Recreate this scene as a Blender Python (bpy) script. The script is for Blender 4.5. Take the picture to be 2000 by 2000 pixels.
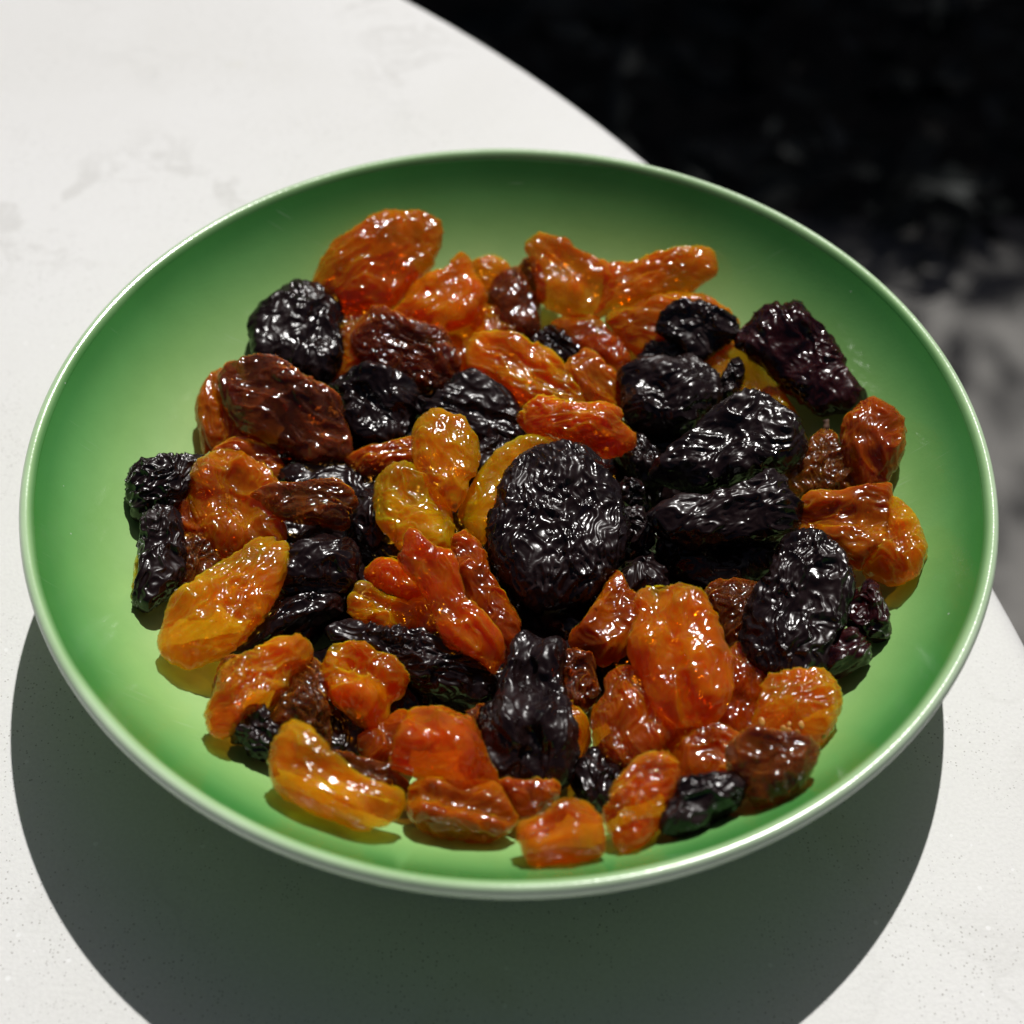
# A green glazed plate heaped with golden, brown and black raisins on a round pale stone table in hard sunlight.
import bpy, math, random
import numpy as np
from mathutils import Matrix, Vector, Quaternion

for o in list(bpy.data.objects):
    bpy.data.objects.remove(o)
sc = bpy.context.scene
col = sc.collection
Z0 = 0.74                      # height of the table top above the ground

# ------------------------------------------------------------------ camera
cam_d = bpy.data.cameras.new('camera')
cam = bpy.data.objects.new('camera', cam_d)
col.objects.link(cam)
sc.camera = cam
fw = Vector((0, 0.63368, -0.77360)).normalized()
rt = Vector((0.99974, 0.01756, 0.01438)).normalized()
up = rt.cross(fw).normalized()
M = Matrix((rt, up, -fw)).transposed().to_4x4()
M.translation = Vector((0.0005, -0.1704, Z0 + 0.2234))
cam.matrix_world = M
cam_d.sensor_width = 36.0
cam_d.lens = 50.4
cam_d.clip_start = 0.01
cam_d.clip_end = 200.0
cam_d.dof.use_dof = True
cam_d.dof.focus_distance = 0.252
cam_d.dof.aperture_fstop = 13.0
cam_d.dof.aperture_blades = 0

# ------------------------------------------------------------------ light
sun_dir = Vector((0.0050, 0.0232, 0.0356)).normalized()      # towards the sun
elev = math.asin(sun_dir.z)
azim = math.atan2(sun_dir.x, sun_dir.y)
world = bpy.data.worlds.new('World')
sc.world = world
world.use_nodes = True
wn = world.node_tree
for n in list(wn.nodes):
    wn.nodes.remove(n)
wo = wn.nodes.new('ShaderNodeOutputWorld')
wb = wn.nodes.new('ShaderNodeBackground')
ws = wn.nodes.new('ShaderNodeTexSky')
ws.sky_type = 'NISHITA'
ws.sun_disc = False
ws.sun_elevation = elev
ws.sun_rotation = azim
ws.air_density = 0.32
ws.dust_density = 2.0
ws.ozone_density = 0.2
wb.inputs['Strength'].default_value = 0.05
wn.links.new(ws.outputs[0], wb.inputs[0])
wn.links.new(wb.outputs[0], wo.inputs[0])
sun_d = bpy.data.lights.new('sun', 'SUN')
sun_d.energy = 5.0
sun_d.angle = math.radians(0.55)
sun_d.color = (1.0, 0.98, 0.95)
sun = bpy.data.objects.new('sun', sun_d)
col.objects.link(sun)
sun.rotation_euler = sun_dir.to_track_quat('Z', 'Y').to_euler()
sun.location = (0.5, 3, 4)
sc.view_settings.view_transform = 'Standard'
sc.view_settings.look = 'None'
sc.view_settings.exposure = -0.50
sc.view_settings.gamma = 1.0
sc.view_settings.use_curve_mapping = False
sc.cycles.max_bounces = 8
sc.cycles.transparent_max_bounces = 6
sc.cycles.diffuse_bounces = 3
sc.cycles.glossy_bounces = 4
sc.cycles.transmission_bounces = 6
sc.cycles.sample_clamp_indirect = 4.0
sc.cycles.use_denoising = True

# ------------------------------------------------------------------ helpers
def mesh_obj(name, verts, faces, mat, parent=None, smooth=True):
    me = bpy.data.meshes.new(name)
    me.from_pydata([tuple(v) for v in verts], [], [tuple(f) for f in faces])
    if smooth:
        me.polygons.foreach_set('use_smooth', np.ones(len(me.polygons), dtype=bool))
    me.materials.append(mat)
    me.update()
    o = bpy.data.objects.new(name, me)
    col.objects.link(o)
    if parent:
        o.parent = parent
    return o

def tag(o, label=None, cat=None, group=None, kind=None):
    if label: o['label'] = label
    if cat: o['category'] = cat
    if group: o['group'] = group
    if kind: o['kind'] = kind
    return o

def empty(name, loc):
    o = bpy.data.objects.new(name, None)
    o.location = loc
    o.empty_display_size = 0.02
    col.objects.link(o)
    return o

class NT:
    """small wrapper that makes node trees short to write"""
    def __init__(self, name):
        self.m = bpy.data.materials.new(name)
        self.m.use_nodes = True
        self.t = self.m.node_tree
        self.bsdf = self.t.nodes['Principled BSDF']
    def n(self, typ, **kw):
        nd = self.t.nodes.new(typ)
        for k, v in kw.items():
            if k.startswith('i_'):
                key = k[2:]
                key = int(key) if key.isdigit() else key.replace('_', ' ')
                self.put(nd.inputs[key], v)
            else:
                setattr(nd, k, v)
        return nd
    def put(self, sock, v):
        if isinstance(v, bpy.types.NodeSocket):
            self.t.links.new(v, sock)
        else:
            sock.default_value = v
    def set(self, **kw):
        for k, v in kw.items():
            self.put(self.bsdf.inputs[k.replace('_', ' ')], v)
    def co(self):
        return self.n('ShaderNodeTexCoord').outputs['Object']
    def noise(self, scale, detail=3, rough=0.55, vec=None, out=0, dist=0.0):
        nd = self.n('ShaderNodeTexNoise', i_Scale=scale, i_Detail=detail, i_Roughness=rough, i_Distortion=dist)
        self.t.links.new(vec if vec is not None else self.co(), nd.inputs['Vector'])
        return nd.outputs[out]
    def ridged(self, scale, vec, detail=3):
        nd = self.n('ShaderNodeTexNoise', noise_type='RIDGED_MULTIFRACTAL', i_Scale=scale, i_Detail=detail, i_Roughness=0.5, i_Distortion=0.4)
        self.t.links.new(vec, nd.inputs['Vector'])
        return nd.outputs[0]
    def ramp(self, fac, stops, interp='LINEAR'):
        nd = self.n('ShaderNodeValToRGB')
        self.t.links.new(fac, nd.inputs[0])
        cr = nd.color_ramp
        cr.interpolation = interp
        while len(cr.elements) < len(stops):
            cr.elements.new(0.5)
        for e, (p, c) in zip(cr.elements, stops):
            e.position = p
            e.color = c if len(c) == 4 else (*c, 1)
        return nd.outputs[0]
    def mix(self, fac, a, b, blend='MIX'):
        nd = self.n('ShaderNodeMix', data_type='RGBA', blend_type=blend)
        self.put(nd.inputs[0], fac)
        for s, v in ((nd.inputs[6], a), (nd.inputs[7], b)):
            self.put(s, (*v, 1) if isinstance(v, tuple) and len(v) == 3 else v)
        return nd.outputs[2]
    def math(self, op, a, b=0.0, clamp=False):
        nd = self.n('ShaderNodeMath', operation=op, use_clamp=clamp)
        self.put(nd.inputs[0], a)
        self.put(nd.inputs[1], b)
        return nd.outputs[0]
    def bump(self, height, strength, dist, normal=None):
        nd = self.n('ShaderNodeBump', i_Strength=strength, i_Distance=dist)
        self.t.links.new(height, nd.inputs['Height'])
        if normal is not None:
            self.t.links.new(normal, nd.inputs['Normal'])
        return nd.outputs[0]

# ------------------------------------------------------------------ ground, paving, planting
def mat_soil():
    t = NT('soil')
    a = t.noise(40, 6, 0.65)
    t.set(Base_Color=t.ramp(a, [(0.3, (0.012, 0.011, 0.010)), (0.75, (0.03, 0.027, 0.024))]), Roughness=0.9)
    t.set(Normal=t.bump(a, 0.6, 0.02))
    return t.m

def mat_paving():
    t = NT('paving_stone')
    a = t.noise(9, 5, 0.6)
    b = t.noise(160, 3, 0.6)
    c = t.mix(0.4, t.ramp(a, [(0.3, (0.15, 0.145, 0.135)), (0.7, (0.21, 0.20, 0.185))]),
              t.ramp(b, [(0.3, (0.11, 0.105, 0.10)), (0.7, (0.25, 0.24, 0.22))]))
    t.set(Base_Color=c, Roughness=0.8, Normal=t.bump(b, 0.4, 0.002))
    return t.m

def mat_leaf(name, c0, c1, rough):
    t = NT(name)
    info = t.n('ShaderNodeNewGeometry').outputs['Random Per Island']
    t.set(Base_Color=t.ramp(info, [(0.0, c0), (1.0, c1)]), Roughness=rough)
    return t.m

def build_ground():
    s = 60.0
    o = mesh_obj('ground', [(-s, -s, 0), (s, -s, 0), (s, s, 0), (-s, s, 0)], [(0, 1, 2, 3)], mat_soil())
    tag(o, kind='structure')
    m = mat_paving()
    # slabs of a paved path running below the table; only its far edge shows past the table top
    w, g, h = 0.60, 0.008, 0.03
    base = mesh_obj('paving', [(-3, -2.62, 0.004), (3, -2.62, 0.004), (3, 1.005, 0.004), (-3, 1.005, 0.004)],
                    [(0, 1, 2, 3)], mat_soil())
    tag(base, kind='structure')
    e = 0.004
    v = []
    for z, q in ((0.005, 0), (h - e, 0), (h, e)):
        v += [(q, q, z), (w - g - q, q, z), (w - g - q, w - g - q, z), (q, w - g - q, z)]
    f = [(8, 9, 10, 11)]
    for k in (0, 4):
        for i in range(4):
            f.append((k + i, k + (i + 1) % 4, k + 4 + (i + 1) % 4, k + 4 + i))
    first = None
    for i in range(-2, 3):
        for j in range(-1, 2):
            if first is None:
                so = first = mesh_obj('slab', v, f, m, base, smooth=False)
            else:
                so = first.copy()
                col.objects.link(so)
            so.location = (0.09 + i * w, 0.405 - w + j * w, 0)

def leaf_cloud(name, pts, size, rng, mat, parent=None, flat=0.5):
    """many small pointed leaves, four triangles each, folded along the midrib"""
    n = len(pts)
    P = np.asarray(pts)
    d = rng.normal(size=(n, 3)); d[:, 2] *= flat; d /= np.linalg.norm(d, axis=1)[:, None]
    u = rng.normal(size=(n, 3)); u[:, 2] += 1.2
    side = np.cross(d, u); side /= np.linalg.norm(side, axis=1)[:, None]
    nor = np.cross(side, d)
    L = size * rng.uniform(0.7, 1.3, (n, 1)); W = L * rng.uniform(0.20, 0.30, (n, 1))
    V = np.stack([P, P + d * L * 0.45 + side * W + nor * W * 0.35, P + d * L,
                  P + d * L * 0.45 - side * W + nor * W * 0.35, P + d * L * 0.5], 1).reshape(-1, 3)
    b = np.arange(n)[:, None] * 5
    F = np.concatenate([b + np.array([[0, 1, 4]]), b + np.array([[1, 2, 4]]), b + np.array([[2, 3, 4]]), b + np.array([[3, 0, 4]])], 0)
    return mesh_obj(name, V, F, mat, parent, smooth=False)

def tube(path, radii, n=8):
    V, F = [], []
    for i, (p, r) in enumerate(zip(path, radii)):
        p = Vector(p)
        q = Vector(path[min(i + 1, len(path) - 1)]) - Vector(path[max(i - 1, 0)])
        q.normalize()
        a = q.orthogonal().normalized(); b = q.cross(a)
        for k in range(n):
            t = 2 * math.pi * k / n
            V.append(p + (a * math.cos(t) + b * math.sin(t)) * r)
    for i in range(len(path) - 1):
        for k in range(n):
            F.append((i * n + k, i * n + (k + 1) % n, (i + 1) * n + (k + 1) % n, (i + 1) * n + k))
    F.append(tuple(range(n - 1, -1, -1)))
    F.append(tuple((len(path) - 1) * n + k for k in range(n)))
    return V, F

def build_tree():
    """the tree behind the table whose leafy shade lies on the ground"""
    rng = np.random.default_rng(5)
    root = empty('shade_tree', (1.5, 5.0, 0))
    tag(root, 'leafy tree whose dappled shade falls on the ground past the table', 'tree')
    bt = NT('bark')
    bt.set(Base_Color=bt.ramp(bt.noise(30, 5), [(0.3, (0.05, 0.04, 0.03)), (0.7, (0.13, 0.10, 0.08))]), Roughness=0.9)
    V, F = tube([(0, 0, 0), (0.03, -0.05, 0.9), (-0.05, -0.2, 1.8), (-0.2, -0.7, 2.6), (-0.4, -1.2, 3.0)], [0.13, 0.11, 0.09, 0.05, 0.02])
    for a in range(5):
        x = -1.4 + a * 0.6
        v, f = tube([(-0.05, -0.2, 1.8), (x * 0.5, -0.9, 2.5), (x, -1.6 - 0.2 * (a % 2), 2.7)], [0.05, 0.03, 0.008], 6)
        k = len(V); V += v; F += [tuple(i + k for i in ff) for ff in f]
    mesh_obj('trunk', V, F, bt.m, root)
    # crown: a thick dense mass and a ragged, thinner front edge
    c = np.array([-0.75, -1.12, 2.75])
    p = rng.normal(size=(34000, 3)); p /= np.linalg.norm(p, axis=1)[:, None]
    p *= rng.uniform(0, 1, (34000, 1)) ** 0.33
    p = p * np.array([2.3, 1.12, 0.75]) + c
    q = rng.uniform(-1, 1, (2700, 3)) * np.array([1.7, 0.26, 0.3]) + c + np.array([0, -1.28, 0.0])
    size = np.concatenate([np.full(len(p), 0.085), np.full(len(q), 0.05)])[:, None]
    leaf_cloud('crown', np.concatenate([p, q]), size, rng, mat_leaf('tree_leaf', (0.03, 0.07, 0.02), (0.07, 0.12, 0.03), 0.5), root)

def build_ground_cover():
    rng = np.random.default_rng(8)
    n = 2600
    P = np.stack([rng.uniform(-0.7, 1.3, n), 0.93 + 1.6 * rng.uniform(0, 1, n) ** 1.15, rng.uniform(0.03, 0.12, n)], 1)
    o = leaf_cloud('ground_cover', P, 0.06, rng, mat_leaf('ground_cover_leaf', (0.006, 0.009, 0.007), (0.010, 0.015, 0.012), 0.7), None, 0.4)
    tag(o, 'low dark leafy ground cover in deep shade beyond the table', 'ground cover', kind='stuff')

# ------------------------------------------------------------------ lathe
def spline(P, per=6):
    P = np.asarray(P, float)
    A = np.vstack([2 * P[0] - P[1], P, 2 * P[-1] - P[-2]])
    out = []
    for i in range(1, len(A) - 2):
        p0, p1, p2, p3 = A[i - 1:i + 3]
        for k in range(per):
            t = k / per
            out.append(0.5 * ((2 * p1) + (-p0 + p2) * t + (2 * p0 - 5 * p1 + 4 * p2 - p3) * t * t + (-p0 + 3 * p1 - 3 * p2 + p3) * t ** 3))
    out.append(P[-1])
    return np.array(out)

def lathe(name, prof, mat, parent, n=192):
    V, F = [], []
    idx = []
    for r, z in prof:
        if r < 1e-7:
            idx.append([len(V)]); V.append((0, 0, z))
        else:
            idx.append(list(range(len(V), len(V) + n)))
            V += [(r * math.cos(2 * math.pi * k / n), r * math.sin(2 * math.pi * k / n), z) for k in range(n)]
    for a, b in zip(idx[:-1], idx[1:]):
        for k in range(n):
            q = (k + 1) % n
            if len(a) == 1: F.append((a[0], b[k], b[q]))
            elif len(b) == 1: F.append((a[k], b[0], a[q]))
            else: F.append((a[k], b[k], b[q], a[q]))
    return mesh_obj(name, V, F, mat, parent)

# ------------------------------------------------------------------ table
def mat_stone():
    t = NT('pale_stone')
    co = t.co()
    warp = t.n('ShaderNodeVectorMath', operation='MULTIPLY_ADD')
    t.put(warp.inputs[0], t.noise(14, 4, 0.6, co, 1))
    warp.inputs[1].default_value = (0.09, 0.09, 0.09)
    t.put(warp.inputs[2], co)
    v1 = t.noise(9, 5, 0.62, warp.outputs[0])
    vein = t.math('ABSOLUTE', t.math('SUBTRACT', v1, 0.5))
    vein = t.ramp(vein, [(0.0, (1, 1, 1)), (0.020, (0, 0, 0))])
    gate = t.ramp(t.noise(17, 2, 0.5, co), [(0.46, (0, 0, 0)), (0.62, (1, 1, 1))])
    vfac = t.math('MULTIPLY', t.math('MULTIPLY', vein, gate), 0.38)
    cloud = t.ramp(t.noise(13, 4, 0.6, co), [(0.30, (0.765, 0.76, 0.735)), (0.5, (0.80, 0.797, 0.78)), (0.7, (0.82, 0.818, 0.805))])
    c = t.mix(vfac, cloud, (0.50, 0.49, 0.46))
    stain = t.ramp(t.noise(24, 2, 0.5, warp.outputs[0]), [(0.66, (0, 0, 0)), (0.74, (1, 1, 1))])
    c = t.mix(t.math('MULTIPLY', stain, 0.35), c, (0.68, 0.67, 0.55))
    # tiny dark pits and pale quartz chips
    def specks(scale, rad, keep):
        vo = t.n('ShaderNodeTexVoronoi', i_Scale=scale, i_Randomness=1.0)
        t.put(vo.inputs['Vector'], co)
        inside = t.math('LESS_THAN', vo.outputs['Distance'], rad)
        sep = t.n('ShaderNodeSeparateColor'); t.put(sep.inputs[0], vo.outputs['Color'])
        return t.math('MULTIPLY', inside, t.math('LESS_THAN', sep.outputs[0], keep)), sep.outputs[1]
    clus = t.ramp(t.noise(45, 3, 0.6, co), [(0.38, (0.05, 0.05, 0.05)), (0.62, (1, 1, 1))])
    s1, _ = specks(1500, 0.24, 0.34)
    s2, _ = specks(700, 0.13, 0.22)
    dark = t.math('MULTIPLY', t.math('ADD', s1, s2, True), t.math('MULTIPLY', clus, 0.55))
    c = t.mix(dark, c, (0.16, 0.14, 0.11))
    w1, _ = specks(330, 0.14, 0.10)
    c = t.mix(w1, c, (0.93, 0.93, 0.92))
    grain = t.noise(1400, 2, 0.5, co)
    c = t.mix(0.10, c, t.ramp(grain, [(0.3, (0.45, 0.45, 0.44)), (0.7, (0.95, 0.95, 0.94))]))
    t.set(Base_Color=c, Roughness=t.math('SUBTRACT', 0.55, t.math('MULTIPLY', w1, 0.4)),
          Normal=t.bump(grain, 0.12, 0.0004))
    t.bsdf.inputs['Specular IOR Level'].default_value = 0.35
    return t.m

def build_table():
    root = empty('round_table', (-0.3081, -0.1114, 0))
    tag(root, 'round pale stone table with faint grey veins under the green plate', 'table')
    R, th, e = 0.4189, 0.026, 0.006
    prof = [(0, Z0)] + [(r, Z0) for r in np.linspace(0.05, R - e, 14)]
    prof += [(R - e + e * math.sin(a), Z0 - e + e * math.cos(a)) for a in np.linspace(0.2, math.pi / 2, 7)]
    prof += [(R, Z0 - th + e)] + [(R - e + e * math.cos(a), Z0 - th + e - e * math.sin(a)) for a in np.linspace(0.2, math.pi / 2, 6)]
    prof += [(0, Z0 - th)]
    lathe('table_top', prof, mat_stone(), root, 256)
    mm = NT('dark_metal')
    mm.set(Base_Color=(0.03, 0.03, 0.03, 1), Roughness=0.45, Metallic=0.6)
    lathe('pedestal', [(0, Z0 - th), (0.09, Z0 - th), (0.09, Z0 - th - 0.008), (0.035, Z0 - th - 0.012), (0.032, 0.09), (0.05, 0.062), (0, 0.062)], mm.m, root, 48)
    lathe('base_plate', [(0, 0.061), (0.2, 0.055), (0.23, 0.047), (0.235, 0.0305), (0, 0.0305)], mm.m, root, 64)

# ------------------------------------------------------------------ plate
INNER = [(float(r), 8 + 26 * (max(r - 34, 0) / 48.5) ** 2.6) for r in (0, 20, 34, 38, 42, 46, 50, 54, 58, 62, 66, 70, 74, 78, 82)] + [(82.5, 34.0)]
def bowl_z(r):
    a = np.array(INNER + [(85, 35.6)]) / 1000.0
    return np.interp(r, a[:, 0], a[:, 1])

def mat_glaze():
    t = NT('green_glaze')
    co = t.co()
    sep = t.n('ShaderNodeSeparateXYZ'); t.put(sep.inputs[0], co)
    xy = t.n('ShaderNodeCombineXYZ'); t.put(xy.inputs[0], sep.outputs[0]); t.put(xy.inputs[1], sep.outputs[1])
    ln = t.n('ShaderNodeVectorMath', operation='LENGTH'); t.put(ln.inputs[0], xy.outputs[0])
    wob = t.math('MULTIPLY', t.math('SUBTRACT', t.noise(18, 2, 0.5, co), 0.5), 0.002)
    r = t.math('DIVIDE', t.math('ADD', ln.outputs['Value'], wob), 0.085)
    # the glaze is pale and thin on the flat, pools dark green on the wall and breaks pale at the lip
    c = t.ramp(r, [(0.0, (0.45, 0.68, 0.28)), (0.77, (0.43, 0.665, 0.26)), (0.86, (0.285, 0.55, 0.17)), (0.92, (0.15, 0.41, 0.11)),
                   (0.952, (0.075, 0.29, 0.065)), (0.970, (0.06, 0.26, 0.05)), (0.980, (0.36, 0.58, 0.27)), (1.0, (0.62, 0.75, 0.55))])
    blot = t.ramp(t.noise(70, 4, 0.6, co), [(0.35, (0.93, 0.94, 0.92)), (0.65, (1.03, 1.02, 1.03))])
    c = t.mix(1.0, c, blot, 'MULTIPLY')
    # faint hairline scratches and dust
    vo = t.n('ShaderNodeTexVoronoi', i_Scale=330, i_Randomness=1.0); t.put(vo.inputs['Vector'], co)
    s2 = t.n('ShaderNodeSeparateColor'); t.put(s2.inputs[0], vo.outputs['Color'])
    dust = t.math('MULTIPLY', t.math('LESS_THAN', vo.outputs['Distance'], 0.06), t.math('LESS_THAN', s2.outputs[0], 0.09))
    c = t.mix(t.math('MULTIPLY', dust, 0.55), c, (0.7, 0.75, 0.68))
    for rot, seed in ((0.5, 0.3), (2.1, 1.7)):
        mp = t.n('ShaderNodeMapping'); t.put(mp.inputs['Vector'], co)
        mp.inputs['Rotation'].default_value = (0, 0, rot); mp.inputs['Scale'].default_value = (60, 2600, 60); mp.inputs['Location'].default_value = (seed, seed, seed)
        line = t.ramp(t.noise(1.0, 1, 0.5, mp.outputs[0]), [(0.70, (0, 0, 0)), (0.76, (1, 1, 1))])
        patch = t.ramp(t.noise(55 + 20 * seed, 2, 0.5, co), [(0.58, (0, 0, 0)), (0.68, (1, 1, 1))])
        c = t.mix(t.math('MULTIPLY', t.math('MULTIPLY', line, patch), 0.35), c, (0.62, 0.74, 0.58))
    peel = t.noise(1500, 2, 0.5, co)
    t.set(Base_Color=c, Roughness=t.ramp(t.noise(60, 4, 0.6, co), [(0.3, (0.13,) * 3), (0.7, (0.22,) * 3)]),
          Normal=t.bump(peel, 0.10, 0.0002))
    t.bsdf.inputs['IOR'].default_value = 1.5
    return t.m

def mat_underglaze():
    t = NT('green_glaze_underside')
    co = t.co()
    c = t.ramp(t.noise(40, 4, 0.6, co), [(0.3, (0.26, 0.44, 0.08)), (0.7, (0.32, 0.51, 0.11))])
    sep = t.n('ShaderNodeSeparateXYZ'); t.put(sep.inputs[0], co)
    lip = t.ramp(t.math('DIVIDE', sep.outputs[2], 0.036), [(0.91, (0, 0, 0)), (0.95, (1, 1, 1))])
    t.set(Base_Color=t.mix(lip, c, (0.58, 0.72, 0.50)), Roughness=0.2, Normal=t.bump(t.noise(1500, 2, 0.5, co), 0.1, 0.0002))
    return t.m

def build_plate():
    root = empty('green_plate', (0, 0, Z0 + 0.0004))
    tag(root, 'shallow green glazed plate with pale rim, heaped with raisins', 'plate')
    g = mat_glaze()
    inner = spline(INNER, 8)
    lip = spline([(82.5, 34.0), (82.95, 34.55), (83.4, 34.85), (84.1, 34.95), (84.65, 34.6), (85.0, 33.7), (84.85, 32.5), (84.3, 31.4)], 8)
    outer = spline([(84.3, 31.4), (81.5, 27.0), (77.0, 21.4), (71.5, 15.8), (65, 10.8), (58, 6.9), (52, 4.6), (46.5, 3.4)], 8)
    under = spline([(41.2, 3.4), (35, 4.0), (18, 4.2), (0, 4.2)], 4)
    foot = [(46.5, 3.4), (46.1, 1.0), (45.6, 0.3), (44.8, 0.0), (43.0, 0.0), (42.2, 0.3), (41.7, 1.0), (41.2, 3.4)]
    body = lathe('bowl', np.vstack([inner]) / 1000.0, g, root)
    u = mat_underglaze()
    lathe('underside', outer / 1000.0, u, root)
    lathe('rim', lip / 1000.0, g, root)
    lathe('foot_ring', np.vstack([foot, under[1:]]) / 1000.0, u, root)

# ------------------------------------------------------------------ noise
_rs = np.random.default_rng(11)
_perm = np.concatenate([_rs.permutation(256)] * 3)
_grad = _rs.normal(size=(256, 3)); _grad /= np.linalg.norm(_grad, axis=1)[:, None]
def pn(p):
    i = np.floor(p).astype(int); f = p - i
    u = f * f * f * (f * (f * 6 - 15) + 10)
    i &= 255
    res = 0
    for dx in (0, 1):
        wx = u[:, 0] if dx else 1 - u[:, 0]
        for dy in (0, 1):
            wy = u[:, 1] if dy else 1 - u[:, 1]
            for dz in (0, 1):
                wz = u[:, 2] if dz else 1 - u[:, 2]
                h = _perm[_perm[_perm[i[:, 0] + dx] + i[:, 1] + dy] + i[:, 2] + dz]
                g = _grad[h]
                res = res + wx * wy * wz * (g[:, 0] * (f[:, 0] - dx) + g[:, 1] * (f[:, 1] - dy) + g[:, 2] * (f[:, 2] - dz))
    return res * 1.5
def ridge(p, soft=0.05):
    n = pn(p)
    return 1.0 - 2.0 * np.sqrt(n * n + soft * soft)

def crest(p, w):
    n = pn(p)                 # thin raised pleats between smooth skin
    return np.exp(-(n / w) ** 2)

# wrinkle recipes: (amplitude mm, frequency per mm) x3, stretch along the long axis, warp mm, groove depth
WR = {
    'fine': ((0.42, 0.14), (0.46, 0.32), (0.26, 0.74), 0.50, 2.8, 0.0),
    'soft': ((0.65, 0.12), (0.52, 0.26), (0.20, 0.64), 0.62, 3.2, 0.0),
    'dense': ((0.42, 0.17), (0.60, 0.34), (0.38, 0.72), 0.50, 3.0, 0.0),
    'long': ((0.55, 0.16), (0.52, 0.34), (0.22, 0.72), 0.26, 2.4, 0.08),
    'fold': ((0.80, 0.11), (0.58, 0.25), (0.22, 0.64), 0.55, 3.2, 0.22),
}

def raisin_mesh(name, outline, t, wr, seed, NG=72, gain=1.0, NS=192):
    """a puffy closed body on the given outline (mm), then wrinkled along its normals"""
    rng = np.random.default_rng(seed)
    P = np.array(outline)
    P = np.vstack([P[-2:], P, P[:2]])
    cl = []
    for i in range(2, len(P) - 2):
        p0, p1, p2, p3 = P[i - 1:i + 3]
        for q in np.linspace(0, 1, 8, endpoint=False):
            cl.append(0.5 * ((2 * p1) + (-p0 + p2) * q + (2 * p0 - 5 * p1 + 4 * p2 - p3) * q * q + (-p0 + 3 * p1 - 3 * p2 + p3) * q ** 3))
    cl = np.array(cl)
    sg = np.linalg.norm(np.roll(cl, -1, 0) - cl, axis=1)
    cum = np.concatenate([[0], np.cumsum(sg)])
    z = np.append(cl[:, 0] + 1j * cl[:, 1], cl[0, 0] + 1j * cl[0, 1])
    tt = np.linspace(0, cum[-1], NS, endpoint=False)
    b = np.interp(tt, cum, z.real) + 1j * np.interp(tt, cum, z.imag)
    ck = np.fft.fft(b) / NS
    fr = np.fft.fftfreq(NS, 1.0 / NS)
    keep = np.abs(fr) <= 48
    ck, fr = ck[keep], fr[keep]
    # an even square grid bent onto the disc, then the harmonic fill of the outline
    n1 = NG + 1
    gx, gy = np.meshgrid(np.linspace(-1, 1, n1), np.linspace(-1, 1, n1), indexing='ij')
    gx, gy = gx.ravel(), gy.ravel()
    ax_, ay_ = np.abs(gx), np.abs(gy)
    u = np.maximum(ax_, ay_)
    with np.errstate(divide='ignore', invalid='ignore'):
        th = np.where(ax_ >= ay_, np.where(gx > 0, 0, math.pi) + (math.pi / 4) * np.nan_to_num(gy / gx),
                      np.where(gy > 0, math.pi / 2, -math.pi / 2) - (math.pi / 4) * np.nan_to_num(gx / gy))
    s = u * (1.3 - 0.3 * u * u)
    ring = np.arange(2 * NG)
    P2 = ((s[:, None] ** np.abs(fr)[None, :]) * np.exp(1j * th[:, None] * fr[None, :])) @ ck
    prof = np.clip(1 - s ** 3.4, 0, 1) ** 0.52
    rim = u > 1 - 1e-9
    inner = np.where(~rim)[0]
    top = np.stack([P2.real, P2.imag, 0.5 * t * prof], 1)
    bot = top[inner] * np.array([1, 1, -1])
    V = np.vstack([top, bot])
    s_all = np.concatenate([s, s[inner]])
    bidx = np.arange(n1 * n1)
    bidx[inner] = n1 * n1 + np.arange(len(inner))
    ii, jj = np.meshgrid(np.arange(NG), np.arange(NG), indexing='ij')
    q0 = (ii * n1 + jj).ravel()
    F4 = np.stack([q0, q0 + n1, q0 + n1 + 1, q0 + 1], 1)
    F4 = np.vstack([F4, bidx[F4][:, ::-1]])
    F3 = np.zeros((0, 3), int)
    off = rng.uniform(0, 200, 3)
    # slow lumps: the body is bent and unevenly thick
    size = math.sqrt(np.ptp(b.real) * np.ptp(b.imag))
    ql = V * np.array([1, 1, 0.3]) * (1.5 / size) + off
    V[:, 2] += 0.16 * t * pn(ql) + 0.10 * t * pn(ql * 2.1 + 9)
    V[:, 2] *= 1 + 0.35 * pn(ql * 1.3 + 31)
    (a1, f1), (a2, f2), (a3, f3), st, wp, groove = WR[wr]
    if groove:
        yo = rng.uniform(-0.12, 0.12) * np.ptp(b.imag)
        yy = V[:, 1] - yo - 1.6 * pn(np.stack([V[:, 0] * 0.12, V[:, 0] * 0, V[:, 2] * 0], 1) + off)
        w = 0.13 * np.ptp(b.imag)
        V[:, 2] -= groove * t * np.exp(-(yy / w) ** 2) * np.sign(V[:, 2]) * np.clip(np.abs(V[:, 2]) / (0.3 * t), 0, 1)
    # normals
    N = np.zeros_like(V)
    for q in (F4[:, [0, 1, 2]], F4[:, [0, 2, 3]], F3):
        fn = np.cross(V[q[:, 1]] - V[q[:, 0]], V[q[:, 2]] - V[q[:, 0]])
        for c in range(3):
            np.add.at(N, q[:, c], fn)
    N /= np.linalg.norm(N, axis=1)[:, None] + 1e-12
    W = V + wp * np.stack([pn(V * 0.11 + off), pn(V * 0.11 + off + 40), pn(V * 0.11 + off + 80)], 1)
    W = W + 0.35 * wp * np.stack([pn(V * 0.3 + off + 5), pn(V * 0.3 + off + 45), pn(V * 0.3 + off + 85)], 1)
    Sx = np.array([st, 1, 1])
    m1 = 0.6 + 0.8 * np.clip(pn(V * 0.09 + off + 17) + 0.5, 0, 1)
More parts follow.
